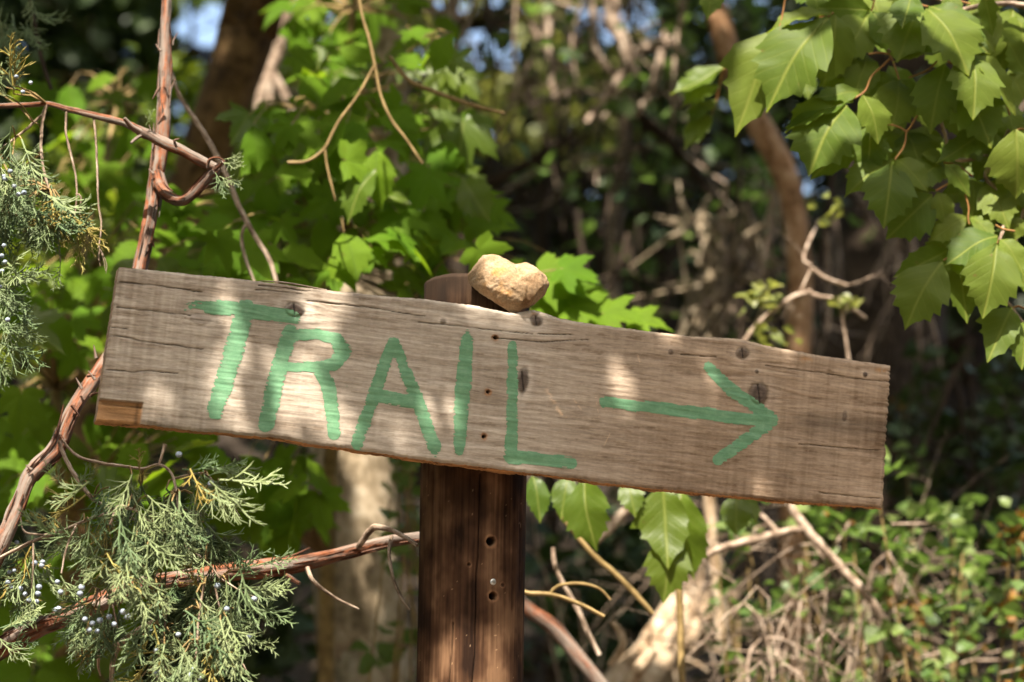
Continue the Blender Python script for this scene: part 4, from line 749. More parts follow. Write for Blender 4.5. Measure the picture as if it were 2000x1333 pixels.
RL = [  # base, tip, shape, width, depth, facing (tilt to the left/right, up)
 (1623, 25, 1495, 51, 5, .55, .23, .9, 1.2), (1523, 61, 1424, 236, 3, .95, .26, -.3, .2), (1616, 32, 1484, 183, 0, 1.0, .22, -.2, .75), (1632, 29, 1625, 157, 2, 1.0, .23, .3, .3), (1700, 20, 1608, 14, 2, .85, .27, 0, -.2), (1697, 25, 1652, 108, 0, 1.0, .27, .2, .1), (1702, 22, 1755, 92, 2, .9, .26, .2, .1), (1801, 13, 1752, 97, 0, 1.25, .23, -.2, .4),
 (1692, 106, 1608, 164, 0, 1.0, .28, .3, .0), (1695, 108, 1674, 175, 2, 1.0, .27, .2, .1), (1679, 182, 1594, 178, 4, .8, .25, .0, .8), (1665, 194, 1531, 243, 5, .75, .24, -.2, 1.1), (1652, 203, 1570, 318, 0, 1.35, .22, -.2, .8), (1686, 184, 1728, 268, 0, 1.1, .22, .3, .9), (1697, 242, 1593, 339, 3, .85, .26, .2, .1), (1701, 244, 1697, 332, 0, 1.05, .25, .2, .1),
 (1756, 157, 1752, 240, 0, 1.2, .26, .1, .1), (1758, 155, 1797, 207, 2, .9, .27, .1, .0), (1754, 157, 1695, 172, 2, 1.0, .27, 0, .2), (1812, 14, 1905, 118, 0, 1.15, .21, .2, .55), (1815, 12, 1938, 72, 3, .9, .23, .2, .8), (1898, 104, 1914, 212, 0, 1.05, .21, .1, .45), (1902, 106, 2004, 200, 3, .95, .22, .3, .7), (1850, 100, 1745, 110, 5, .6, .23, 0, 1.2), (1846, 124, 1813, 248, 0, .95, .22, -.1, .15),
 (1872, 165, 1945, 268, 0, 1.15, .23, .1, .5), (1840, 197, 1882, 258, 2, 1.0, .28, .1, 0), (1938, 256, 1828, 302, 4, .85, .24, -.1, .6), (1985, 252, 1991, 384, 0, 1.25, .21, .1, .6), (1979, 18, 1961, 132, 0, 1.4, .33, .1, -.1), (1902, 5, 1946, 74, 2, .8, .30, .1, .1), (1945, 30, 1930, 110, 0, 1.3, .34, .1, -.2), (1990, 30, 2010, 120, 0, 1.2, .33, .2, -.1), (1930, 150, 1900, 190, 0, 1.0, .30, 0, 0),
 (1766, 254, 1737, 302, 2, 1.1, .29, 0, 0), (1770, 257, 1797, 308, 0, 1.3, .28, 0, .1), (1808, 245, 1802, 300, 0, 1.4, .29, 0, 0), (1745, 310, 1649, 374, 5, .75, .25, -.1, .7), (1742, 318, 1731, 429, 0, 1.05, .22, -.1, .5), (1750, 312, 1813, 353, 2, .9, .23, .1, .3), (1840, 318, 1788, 347, 2, .95, .26, 0, .2), (1847, 320, 1901, 374, 3, .95, .23, .2, .4), (1843, 316, 1813, 294, 2, .9, .26, 0, .5),
 (1828, 372, 1756, 376, 5, .7, .26, 0, .7), (1822, 380, 1740, 458, 0, 1.1, .24, 0, .1), (1832, 375, 1851, 432, 2, 1.0, .24, .1, .2), (1900, 352, 1905, 422, 2, .9, .27, .1, .1), (1925, 352, 1972, 429, 0, 1.0, .26, .1, .2), (1925, 342, 1978, 357, 5, .8, .26, .2, .9), (1888, 424, 1819, 459, 2, .9, .24, 0, .5), (1948, 462, 1849, 490, 2, 1.15, .22, -.1, .8), (1895, 424, 1943, 450, 2, .8, .25, .1, .6),
 (1849, 491, 1758, 536, 4, .9, .26, 0, .1), (1839, 510, 1761, 627, 0, 1.1, .22, -.1, .35), (1863, 496, 1899, 606, 2, .75, .25, .1, 0), (1866, 498, 1892, 554, 1, .8, .23, .1, .7), (1947, 474, 1930, 608, 0, 1.05, .20, 0, .9), (1954, 467, 2006, 518, 2, .95, .22, .2, .5), (1976, 602, 1933, 688, 3, 1.05, .23, -.1, .2), (2000, 630, 2004, 704, 2, .9, .23, 0, .2), (1990, 424, 1985, 464, 2, 1.2, .25, 0, .2), (1990, 500, 2005, 560, 0, 1.1, .26, .1, .1), (1972, 300, 1998, 350, 0, 1.2, .28, .1, .2), (1930, 300, 1910, 345, 2, 1.1, .29, 0, 0), (1780, -10, 1762, 55, 1, 1.0, .21, -.2, .8), (1700, -10, 1730, 40, 2, 1.0, .29, 0, 0), (1590, -20, 1600, 25, 2, .9, .28, 0, 0), (1850, -15, 1870, 30, 2, .9, .24, 0, .3), (1400, -60, 1385, 12, 2, .7, .3, 0, .8), (1660, -30, 1640, 20, 0, 1.1, .3, 0, 0), (1985, 330, 2015, 400, 0, 1.2, .27, .1, .2), (1960, 200, 1985, 250, 0, 1.1, .27, .1, .2)]
for (bx, by, tx, ty, k, wd, Y, nx, nz) in RL:
    B = at(bx, by, Y); T = at(tx, ty, Y - .025 + q.gauss(0, .012)); nrm = Vector((nx + q.gauss(0, .12), -1, nz + q.gauss(0, .12)))
    inst('leaflet', LF[k], leaf_matrix(B, T, nrm, wd * 1.05), branch)
for _ in range(70):
    px = q.uniform(1600, 2030); py = q.uniform(-30, 330) if q.random() < .75 else q.uniform(330, 520)
    if px < 1700 and py > 250: continue
    if py > 330: px = q.uniform(1860, 2030)
    Y = q.uniform(.26, .42); B = at(px, py, Y); an = R(q.gauss(-95, 50)); T = B + Vector((math.cos(an), q.gauss(-.1, .2), math.sin(an))) * q.uniform(.04, .065)
    inst('leaflet', LF[q.randrange(6)], leaf_matrix(B, T, Vector((q.gauss(0, .4), -1, q.gauss(.3, .4))), q.uniform(.9, 1.2)), branch)
# blurred lit leaves of the same tree, further back
for (bx, by, tx, ty, Y) in ((1412, 135, 1308, 178, .75), (1405, 165, 1330, 190, .76), (1400, 195, 1340, 225, .78), (1390, 225, 1335, 268, .78), (1480, 95, 1425, 125, .7), (1490, 105, 1450, 145, .7), (1570, 130, 1575, 180, .6), (1560, 120, 1540, 150, .6)):
    B = at(bx, by, Y); inst('leaflet', LFY[q.randrange(3)], leaf_matrix(B, at(tx, ty, Y - .03), Vector((q.gauss(0, .3), -.6, 1.1)), .9), branch)
mb = MB()
P, r = pxpath([(1700, -120, 7, .5), (1600, 40, 6, .6), (1500, 100, 5, .7), (1412, 135, 4, .75)], .7); mb.tube(P, r, 6, step=.02)
mb.build('twig', M_petiole, branch); mb = MB(); P, r = pxpath([(1412, 135, 3, .75), (1400, 195, 3, .78), (1390, 225, 3, .78)], .7); mb.tube(P, r, 6, step=.02); mb.build('twig', M_petiole, branch); mb = MB()
P, r = pxpath([(2150, 60, 10, .36), (1900, -80, 8, .45), (1700, -120, 7, .5)], .7); mb.tube(P, r, 6, step=.02); mb.build('twig', M_petiole, branch)
# limb of the same tree arching over the sign: it throws the dappled shade
LIT = [(432, 572, 26, 44, 20), (640, 600, 55, 52, -25), (455, 700, 32, 60, 12), (425, 790, 46, 46, 0), (325, 790, 70, 34, 8), (560, 760, 24, 72, 12), (615, 800, 44, 52, -30), (648, 690, 26, 24, 0), (760, 860, 95, 34, 7), (860, 800, 40, 44, 0), (500, 850, 56, 22, 8), (1218, 742, 17, 56, -14), (1392, 712, 24, 28, 0), (1310, 668, 13, 40, 0), (1490, 965, 26, 24, 0), (1160, 570, 190, 30, 7), (995, 545, 118, 96, 0), (1060, 905, 48, 24, 0), (1235, 815, 12, 12, 0), (1525, 670, 40, 22, 0),
       (860, 1190, 62, 120, 0), (960, 1250, 60, 90, 0), (980, 1120, 34, 40, 0), (830, 1320, 60, 70, 0), (1000, 1340, 60, 50, 0)]
q = random.Random(77); pts = []; sz = []
def lit(px, py, pad):
    for cx, cy, a_, b_, an in LIT:
        c_, s_ = math.cos(R(an)), math.sin(R(an)); dx, dy = px - cx, py - cy; x_ = dx * c_ + dy * s_; y_ = -dx * s_ + dy * c_
        if (x_ / (a_ + pad)) ** 2 + (y_ / (b_ + pad)) ** 2 < 1: return True
    return False
for _ in range(16000):
    px = q.uniform(60, 1900); py = q.uniform(430, 1380); rad = q.choice((22, 28, 34, 42))
    if lit(px, py, rad * .65): continue
    if 1100 < py and not 800 < px < 1060 and q.random() < .97: continue
    p = onboard(px, py) + SUND * q.uniform(1.4, 2.6); pts.append(p); sz.append(rad * 2.1 * .00055)
    if len(pts) > 2300: break
for _ in range(2600):
    px = q.uniform(1380, 2100); py = q.uniform(-80, 740); p = at(px, py, .24)
    if fbm(px / 80., py / 80., 3, 3) > .51: continue
    pts.append(p + SUND * q.uniform(1.2, 2.4)); sz.append(.050)
arch = MB(); P = [Vector((.95, .45, 3.2)), Vector((.78, -.05, 3.55)), Vector((.45, -.45, 3.75)), Vector((.1, -.65, 3.8)), Vector((-.25, -.75, 3.78)), Vector((-.7, -.8, 3.7))]
arch.tube(P, [.035, .03, .025, .018, .012, .006], 10, step=.04, lump=.12)
archo = arch.build('overhead_limb', M_brown_bark, box); archo['label'] = 'limb arching over the sign above the picture'
kp = unshade(pts); leaf_cloud('foliage', np.array([list(p) for p in pts])[kp], np.array(sz)[kp], M_cloud, archo, .9, seed=300, aspect=.62)

# ------------------------------------------------------------------ juniper on the left
ju_base = Vector((-.98, .28, ground_at(-.98, .28) - .1))
jun = thing('juniper_tree', 'juniper with reddish peeling stems, grey-green sprays and pale blue berries on the left', 'tree', ju_base)
mb = MB(); mb.tube([ju_base, Vector((-.99, .27, .6)), Vector((-.95, .3, 1.3)), Vector((-1.0, .33, 2.2)), Vector((-.98, .4, 3.2))], [.085, .075, .065, .05, .03], 24, step=.03, lump=.2, strip=.25); mb.build('trunk', M_juniper_bark, jun)
def spray_mesh(seed, mat, L=1.0, dens=1.0):
    q = random.Random(seed); mb = MB(); r0 = .020
    def shoot(p, d, l, r, lev, nrm):
        n = 3 if lev else 2; pts = [p]; dd = d.copy(); bend = Vector((q.gauss(0, .10), q.gauss(0, .10), q.gauss(0, .12) + (.10 if lev else 0)))
        for k in range(n): dd = (dd + bend).normalized(); pts.append(pts[-1] + dd * (l / n))
        mb.tube(pts, [r, r * .95, r * .85, r * .45][:n] + [r * .35], 4 if lev else 3, step=10, cap=False)
        if lev == 0: return
        m_ = int((9 if lev == 2 else 4.5) * dens); side_ = nrm.cross(d).normalized()
        for k in range(m_):
            t_ = .16 + .84 * (k + q.uniform(-.3, .3)) / m_; i_ = min(n - 1, int(t_ * n)); b_ = pts[i_].lerp(pts[i_ + 1], t_ * n - i_)
            sg = 1 if k % 2 else -1; dv = (dd * q.uniform(.75, 1.1) + side_ * sg * q.uniform(.28, .62) + nrm * q.gauss(0, .42)).normalized()
            shoot(b_, dv, l * q.uniform(.42, .66) * (1.15 - .65 * t_), r * .82, lev - 1, nrm)
    shoot(Vector((0, 0, 0)), Vector((0, 1, 0)), L, r0, 2, Vector((0, 0, 1)))
    o = mb.build('foliage_spray', mat); me = o.data; bpy.data.objects.remove(o); return me
SPR = [spray_mesh(k, M_spray) for k in range(7)]; SPRY = [spray_mesh(50 + k, M_spray_y, dens=.75) for k in range(2)]
def jbranch(paths, lump=.22, strip=.42, sides=12, step=.004, mat=None, seed=0):
    mb = MB()
    qb = random.Random(seed + 77)
    for k, pa in enumerate(paths):
        P, r = pxpath(pa, .1); r = [x * .9 for x in r]; mb.tube(P, r, sides, step=step, lump=lump, strip=strip, seed=seed + k)
        if r[0] < .006: continue
        PA, ra = smooth_path(np.array([list(p) for p in P]), np.array(r), .006); n_ = len(PA)
        for _ in range(n_ // 2):                      # loose strips of bark
            i_ = qb.randrange(n_ - 6); L_ = qb.randint(3, 7); e_ = min(n_ - 1, i_ + L_); t_ = Vector(PA[e_] - PA[i_]).normalized(); s0 = t_.cross(Vector((qb.gauss(0, 1), -1.2, qb.gauss(0, .6)))).normalized(); s1 = s0.cross(t_).normalized()
            an = qb.uniform(-1.6, 1.6); o_ = (s1 * math.cos(an) + s0 * math.sin(an)); lift = qb.choice((.0, .0, .1, .25, .7)) * ra[i_] * (1 if qb.random() < .5 else 0)
            if o_.y > .3: o_ = -o_
            p0 = Vector(PA[i_]) + o_ * ra[i_] * 1.02; p1 = Vector(PA[(i_ + e_) // 2]) + o_ * ra[i_] * 1.05; p2 = Vector(PA[e_]) + o_ * (ra[e_] * 1.04 + lift)
            mb.tube([p0, p1, p2], [ra[i_] * .10, ra[i_] * .16, ra[i_] * .05], 4, step=.006, cap=False)
    return mb
# main reddish stem: from lower left, behind the board's end, up and out of the picture
mb = jbranch([[(-150, 1290, 40, .14), (-60, 1180, 38, .12), (0, 1075, 34, .09), (40, 985, 34, .09), (62, 930, 34, .09), (110, 878, 36, .09), (140, 810, 32, .09), (175, 755, 32, .10), (205, 708, 30, .11), (240, 640, 30, .12), (262, 580, 30, .13), (280, 500, 32, .14), (293, 440, 31, .14), (302, 380, 32, .15), (310, 320, 34, .15), (318, 240, 36, .16), (322, 160, 34, .17), (324, 80, 31, .18), (325, 0, 29, .19), (326, -120, 28, .20)],
              [(-1000 * 0 - 480, 1500, 60, .24), (-150, 1290, 42, .14)]], seed=1)
for k, (x, y, dx, dy) in enumerate(((188, 700, -5, -26), (186, 742, -14, -18), (160, 760, -12, -22), (178, 772, 16, -6), (176, 775, 12, -12), (140, 792, 16, 22), (118, 852, 14, 22), (128, 858, -6, 16), (62, 918, -12, -10), (170, 735, 18, -2), (300, 340, -10, -10), (312, 170, -14, 24), (314, 100, -10, -14), (290, 480, 14, -14), (296, 470, 6, 14))):
    P, r = pxpath([(x, y, 7), (x + dx * .5, y + dy * .5, 5), (x + dx, y + dy, 1.5)], .075 if y > 520 else .13); mb.tube(P, r, 4, step=.004)
stem = mb.build('stem', M_juniper_bark, jun); stem['label'] = 'reddish peeling juniper stem passing behind the left end of the board'
# kinked side branch at upper left
mb = jbranch([[(306, 330, 26, .15), (318, 372, 26, .13), (350, 392, 24, .11), (372, 384, 24, .10), (400, 352, 26, .095), (418, 335, 24, .09), (425, 328, 20, .09)], [(428, 330, 22, .09), (400, 318, 22, .085), (360, 296, 23, .08), (320, 280, 25, .08), (280, 258, 22, .08), (240, 240, 16, .085), (180, 225, 14, .09), (130, 213, 13, .09), (92, 203, 13, .09), (40, 206, 12, .09), (-60, 208, 11, .10), (-160, 200, 11, .14)],
              [(418, 332, 11, .08), (430, 322, 12, .075), (437, 316, 9, .07)], [(274, 258, 14, .07), (258, 248, 12, .065), (243, 231, 8, .06)], [(275, 265, 8, .07), (262, 274, 7, .065), (256, 280, 5, .06)], [(405, 328, 6, .08), (410, 312, 7, .075), (428, 308, 5, .07), (438, 316, 4, .07)], [(345, 288, 6, .07), (340, 275, 5, .065), (350, 272, 3, .065)]], seed=9, strip=.22)
kink = mb.build('branch', M_juniper_bark, jun); kink['label'] = 'kinked brown juniper branch crossing the reddish stem'
# bare hanging twigs
for k, pa in enumerate(([(130, 218, 5), (129, 260, 5), (138, 300, 5), (148, 345, 4), (150, 385, 4), (146, 425, 3)], [(183, 228, 5), (187, 270, 5), (190, 330, 5), (192, 395, 4), (198, 440, 4), (193, 485, 3)], [(92, 203, 8), (84, 222, 7), (66, 240, 6), (30, 270, 5), (-10, 300, 4)], [(92, 203, 8), (84, 230, 7), (80, 280, 6), (84, 325, 5), (95, 370, 5), (104, 400, 5), (112, 450, 4), (118, 512, 3)], [(148, 380, 4), (158, 385, 4), (156, 420, 3)], [(196, 488, 2), (203, 510, 2), (206, 530, 1)], [(195, 485, 2), (193, 505, 2), (196, 520, 1)], [(196, 488, 2), (208, 515, 2), (207, 535, 1)])):
    P, r = pxpath(pa, .09); mb = MB(); mb.tube(P, r, 6, step=.003, lump=.3, seed=k); mb.build('twig', M_dead_twig, kink)
# lower branch
mb = jbranch([[(-420, 1420, 56, .26), (-200, 1360, 52, .22), (0, 1265, 46, .18), (60, 1232, 40, .17), (130, 1206, 38, .16), (200, 1176, 38, .16), (260, 1152, 36, .16), (330, 1136, 34, .17), (430, 1120, 34, .18), (520, 1110, 36, .19), (600, 1098, 32, .20), (680, 1078, 32, .21), (750, 1060, 30, .22), (810, 1050, 26, .23), (930, 1035, 24, .25), (1010, 1040, 18, .27)],
              [(205, 1175, 20, .14), (190, 1183, 14, .13), (165, 1184, 8, .125)], [(560, 1125, 12, .18), (585, 1140, 8, .17)]], seed=20, strip=.28)
lower = mb.build('branch', M_juniper_bark, jun); lower['label'] = 'reddish juniper branch running low on the left and behind the post'
for pa in [[(700, 1070, 12, .2), (720, 1040, 14, .18), (735, 1030, 13, .17), (765, 1036, 10, .15), (800, 1055, 8, .13), (815, 1066, 7, .12)], [(765, 1048, 8, .17), (760, 1080, 7, .16), (768, 1130, 7, .15), (785, 1170, 6, .14), (800, 1192, 4, .14)], [(600, 1110, 10, .19), (612, 1135, 9, .18), (650, 1165, 6, .2), (700, 1190, 4, .22)]]:
    P, r = pxpath(pa, .1); mb = MB(); mb.tube(P, r, 8, step=.004, lump=.12); mb.build('twig', M_dead_twig, lower)
# pale curved dead shoot low left
mb = MB()
for pa in ([(330, 1192, 11, .06), (300, 1215, 12, .05), (262, 1236, 12, .04), (238, 1255, 12, .04), (222, 1285, 11, .04), (218, 1333, 9, .04), (220, 1390, 6, .04)], [(240, 1252, 9, .04), (215, 1266, 9, .04), (196, 1268, 7, .04), (192, 1300, 6, .05), (196, 1320, 3, .06)]): P, r = pxpath(pa, .05); mb.tube(P, r, 8, step=.004, lump=.1)
mb.build('dead_shoot', M_log, lower)
# foliage twigs low left
tw = [[(115, 862, 8), (132, 905, 9), (158, 945, 9), (182, 975, 8), (225, 1000, 7), (270, 1018, 6)], [(120, 858, 5), (150, 890, 6), (195, 904, 6), (250, 912, 6), (280, 916, 6), (310, 908, 6), (335, 925, 6), (345, 965, 6), (350, 1010, 5), (358, 1050, 5), (380, 1090, 4)], [(310, 908, 5), (318, 885, 6), (322, 868, 9)], [(336, 936, 5), (370, 928, 5), (400, 926, 5), (425, 950, 3), (470, 1010, 2)],
      [(-30, 1105, 7), (20, 1080, 7), (70, 1055, 7), (115, 1040, 6), (165, 1018, 6), (220, 1000, 6), (260, 995, 6), (300, 1025, 5), (350, 1060, 5), (400, 1095, 4), (430, 1130, 4)], [(215, 1025, 5), (230, 990, 6), (250, 992, 6)], [(262, 1002, 4), (240, 1030, 4), (222, 1070, 4)], [(430, 1130, 4), (470, 1155, 4), (505, 1170, 3)], [(400, 1140, 5), (390, 1190, 4), (385, 1250, 4), (380, 1330, 3)], [(330, 1165, 5), (320, 1230, 4), (310, 1300, 4), (305, 1360, 3)], [(400, 1200, 4), (440, 1250, 4), (470, 1290, 4), (495, 1340, 3)], [(65, 1062, 4), (65, 1100, 4), (62, 1150, 3)], [(190, 1150, 5), (185, 1190, 4), (170, 1230, 3)], [(215, 1150, 5), (220, 1180, 4), (230, 1230, 3)], [(150, 1025, 4), (130, 1070, 4), (120, 1120, 3)], [(350, 1020, 4), (330, 1080, 4), (300, 1130, 3)], [(420, 1145, 4), (430, 1200, 4), (440, 1280, 3)], [(100, 1045, 4), (50, 1040, 4), (40, 1010, 3)]]
mb = MB(); nodes = []
for k, pa in enumerate(tw):
    P, r = pxpath(pa, -.04 - .04 * (k % 3)); mb.tube(P, r, 6, step=.004, lump=.25, seed=k); nodes += [(*a[:2], P[i_]) for i_, a in enumerate(pa)]
fol_twigs = mb.build('twigs', M_dead_twig, lower)
q = random.Random(31)
def sprays(n, poly, Ya, Yb, size, dirf, parent, nodes, yellow=.09, conn=True):
    mb = MB(); made = 0
    while made < n:
        x0, x1, y0, y1 = poly[q.randrange(len(poly))]; px = q.uniform(x0, x1); py = q.uniform(y0, y1); Y = q.uniform(Ya, Yb); B = at(px, py, Y)
        a_ = R(dirf(px, py) + q.gauss(0, 24)); d = Vector((math.cos(a_), q.gauss(-.05, .28), math.sin(a_))).normalized(); L = size * q.uniform(.7, 1.25)
        nrm = Vector((q.gauss(0, .55), -.8, .6 + q.gauss(0, .4)))
        me = SPRY[q.randrange(2)] if q.random() < yellow else SPR[q.randrange(7)]
        inst('foliage_spray', me, leaf_matrix(B, B + d * L, nrm), parent)
        if conn and nodes:
            nd = min(nodes, key=lambda s_: (s_[0] - px) ** 2 + (s_[1] - py) ** 2); A = nd[2]
            if (A - B).length < .11: mb.tube([A, A.lerp(B, .5) + Vector((0, 0, .004)) , B], [.0011, .0009, .0008], 4, step=.02, cap=False)
        made += 1
    return mb
dirlow = lambda x, y: -90 + (x - 260) * .17 + (40 if (y < 960 and x > 330) else 0) - (35 if x < 160 and y < 1100 else 0)
mb = sprays(76, [(150, 420, 930, 1080), (230, 440, 905, 1020), (170, 330, 1010, 1110)], -.17, -.03, .052, dirlow, lower, nodes)
mb2 = sprays(60, [(290, 450, 1100, 1290), (340, 480, 1110, 1230), (270, 420, 1200, 1330)], -.14, -.01, .054, dirlow, lower, nodes)
mb3 = sprays(22, [(20, 130, 1040, 1130), (0, 80, 1060, 1150)], .10, .2, .05, lambda x, y: -95, lower, nodes)
mb4 = sprays(20, [(150, 240, 1130, 1215)], -.08, -.0, .048, dirlow, lower, nodes); mb5 = sprays(4, [(-20, 15, 1225, 1260)], .0, .1, .045, lambda x, y: 10, lower, nodes); mb6 = sprays(10, [(345, 420, 905, 960)], -.12, .0, .042, lambda x, y: -35, lower, nodes, .1)
for a in (mb, mb2, mb3, mb4, mb5, mb6):
    if a.n: a.build('twigs', M_yellow_stem, lower, kind='stuff')
for (px, py, an, sz, y) in ((500, 1105, 20, .04, 0), (470, 1150, 10, .05, 0), (480, 1180, -10, .05, 0), (470, 1240, -20, .04, 0), (440, 1240, -60, .055, 0), (450, 1135, 50, .045, 0), (345, 1170, 200, .04, 1), (400, 1185, -80, .045, 1), (130, 950, 150, .03, 0), (140, 965, 60, .035, 0), (395, 1160, 120, .04, 1), (105, 1035, 165, .03, 0), (275, 940, 100, .035, 1)):
    B = at(px, py, -.09); inst('foliage_spray', (SPRY if y else SPR)[q.randrange(2)], leaf_matrix(B, B + Vector((math.cos(R(an)), -.05, math.sin(R(an)))) * sz, Vector((q.gauss(0, .3), -1, .4))), lower)
# foliage upper left
kn = [(84, 230, at(84, 230, .09)), (66, 240, at(66, 240, .09)), (30, 270, at(30, 270, .09)), (84, 300, at(84, 300, .09)), (95, 370, at(95, 370, .09)), (112, 450, at(112, 450, .09)), (-10, 300, at(-10, 300, .09)), (0, 420, at(0, 420, .12)), (-20, 560, at(-20, 560, .12)), (92, 203, at(92, 203, .09))]
mb = sprays(50, [(-30, 90, 240, 400), (-30, 60, 300, 440), (-30, 110, 330, 430)], .02, .16, .05, lambda x, y: -80 + x * .25, kink, kn, .05); mb.build('twigs', M_yellow_stem, kink, kind='stuff')
mb = sprays(12, [(80, 130, 380, 450)], .04, .1, .04, lambda x, y: -70, kink, kn, .5); mb.build('twigs', M_yellow_stem, kink, kind='stuff')
mb = sprays(22, [(-40, 20, 480, 690)], .03, .14, .05, lambda x, y: -60 + q.uniform(-30, 60), kink, kn, .05)
mb = sprays(7, [(0, 70, 160, 195)], .02, .1, .045, lambda x, y: 120, kink, kn, .1); mb.build('twigs', M_yellow_stem, kink, kind='stuff')
mb = sprays(12, [(-20, 60, -20, 70)], .3, .42, .05, lambda x, y: -90, kink, [], .0)
for (px, py, an, sz, y) in ((118, 512, -85, .030, 0), (152, 425, -80, .045, 1), (148, 430, -110, .04, 1), (158, 425, -65, .045, 1), (155, 440, -95, .05, 1), (110, 440, -60, .03, 1), (430, 318, 0, .026, 0), (438, 312, 20, .02, 0), (420, 337, -55, .03, 0), (428, 345, -20, .028, 0), (285, 245, 70, .018, 0), (95, 420, -150, .03, 1), (60, 560, -10, .0001, 0)):
    if sz < .001: continue
    B = at(px, py, .07); inst('foliage_spray', (SPRY if y else SPR)[q.randrange(2)], leaf_matrix(B, B + Vector((math.cos(R(an)), -.05, math.sin(R(an)))) * sz, Vector((q.gauss(0, .3), -1, .4))), kink)
# berries
bm = bmesh.new(); bmesh.ops.create_icosphere(bm, subdivisions=2, radius=1)
for v_ in bm.verts: v_.co *= 1 + .06 * math.sin(v_.co.x * 5) * math.cos(v_.co.z * 4); v_.co.z *= .93
bme = bpy.data.meshes.new('berry'); bm.to_mesh(bme); bme.materials.append(M_berry); bme.polygons.foreach_set('use_smooth', np.ones(len(bme.polygons), bool))
bl = [(17, 1138), (22, 1147), (38, 1150), (51, 1161), (60, 1173), (71, 1176), (55, 1172), (65, 1185), (75, 1160), (77, 1147), (112, 1137), (120, 1157), (158, 1148), (68, 1100), (80, 1105), (28, 1115), (17, 1118), (109, 1192), (195, 1212), (212, 1205), (192, 1233), (172, 1231), (225, 1220), (165, 1210), (240, 1115), (495, 1171), (445, 1190), (488, 1243), (305, 1270), (308, 1315), (375, 1307), (381, 1313), (373, 1319), (392, 1325), (348, 888), (410, 945), (425, 1145), (33, 1060), (350, 1240), (295, 1235), (250, 1205), (155, 1160), (180, 1218), (85, 1098), (115, 1190), (240, 1195)]
for x, y in bl: p = at(x + q.uniform(-2, 2), y, .10 if x < 130 else -.15 + q.uniform(0, .05)); s_ = q.uniform(.0026, .0036); o = inst('berry', bme, Matrix.Translation(p) @ Matrix.Scale(s_, 4), lower)
for x, y in [(60, 162), (45, 180), (32, 150), (47, 377), (36, 380), (28, 364), (10, 350), (55, 338), (4, 500), (10, 512), (4, 530), (0, 560), (15, 625), (8, 345), (20, 335), (8, 480)]: p = at(x, y, .02); inst('berry', bme, Matrix.Translation(p) @ Matrix.Scale(q.uniform(.0024, .0033), 4), kink)
# grey-brown twig hanging from top left across the leaning trunk (belongs to the young growth behind)
bare('dead_branch', 'long thin grey twig slanting down right past the kinked juniper branch to the board', 'branch', [[(330, 130, 8), (352, 190, 9), (385, 240, 10), (410, 280, 11), (428, 315, 12), (446, 350, 11), (470, 410, 11), (500, 465, 10), (525, 505, 10), (538, 545, 9), (548, 600, 8)], [(484, 437, 8), (472, 455, 7), (478, 500, 7), (500, 560, 6)]], .42, M_dead_twig, seed=12)
bare('dead_branch', 'faint dark twig hanging at far left above the juniper branch', 'branch', [[(45, -60, 8), (62, 20, 9), (80, 110, 9), (100, 175, 8)]], .55, M_grey_stem, seed=13)

# ------------------------------------------------------------------ lower right: log, dry brush, leafy shrubs
pth = [(1385, 1188, 40, 1.9), (1368, 1204, 86, 1.86), (1340, 1225, 116, 1.82), (1310, 1262, 122, 1.78), (1270, 1315, 128, 1.74), (1200, 1400, 130, 1.65), (1060, 1600, 140, 1.5)]
P, r = pxpath(pth, 1.2); lg = thing('broken_log', 'sunlit bleached broken log leaning at bottom right of the post', 'log', P[-1]); mb = MB(); mb.tube(P, r, 28, step=.012, lump=.5, strip=.35, seed=3); lb_ = mb.build('wood', M_log, lg)
mb = MB(); qq = random.Random(3)
for k in range(70):
    a_ = qq.uniform(0, 6.28); f_ = qq.uniform(0, 3.6); p = P[int(f_)].lerp(P[int(f_) + 1], f_ - int(f_)) + Vector((math.cos(a_) * .042, math.sin(a_) * .042 - .01, qq.uniform(-.03, .03))); dv = Vector((qq.gauss(.03, .03), qq.gauss(-.01, .02), qq.gauss(.035, .035))); mb.tube([p, p + dv * .6, p + dv + Vector((0, 0, -.008))], [.0055, .004, .001], 5, step=.02)
mb.build('splinter', M_log, lg)
bare('fallen_stick', 'white sunlit stick lying against the bleached log at the bottom edge', 'stick', [[(1275, 1270, 24), (1240, 1318, 30), (1195, 1380, 32)]], .95, M_log, seed=31)
bare('fallen_branch', 'reddish branch slanting down to the right just behind the post', 'branch', [[(960, 1120, 26), (1030, 1190, 30), (1080, 1225, 30), (1130, 1285, 28), (1180, 1345, 26), (1260, 1440, 24)]], .75, M_juniper_bark, seed=32, sides=12)
bare('dry_twig', 'thin forked twig sticking out right of the post near the reddish branch', 'twig', [[(1020, 1155, 9), (1035, 1160, 11), (1060, 1160, 9), (1090, 1165, 9), (1135, 1182, 9), (1180, 1205, 8)], [(1075, 1160, 7), (1090, 1145, 7), (1130, 1140, 7), (1170, 1150, 6), (1192, 1172, 5)]], .38, M_yellow_stem, seed=33)
bare('dry_twig', 'thin twig slanting from behind the hanging leaves towards the bleached log', 'twig', [[(1090, 1000, 10), (1150, 1075, 11), (1200, 1120, 11), (1240, 1160, 12), (1275, 1200, 10)]], .6, M_yellow_stem, seed=34)
bare('dry_twig', 'curved thin twig rising behind the forked twig right of the post', 'twig', [[(1080, 1070, 9), (1085, 1110, 10), (1105, 1150, 10), (1130, 1195, 11), (1150, 1240, 11), (1170, 1280, 10)]], .6, M_dead_twig, seed=35)
bare('dry_twig', 'small pale hooked twig standing left of the bleached log', 'twig', [[(1190, 1300, 14), (1215, 1265, 18), (1212, 1235, 16), (1195, 1215, 12)]], .9, M_log, seed=36)
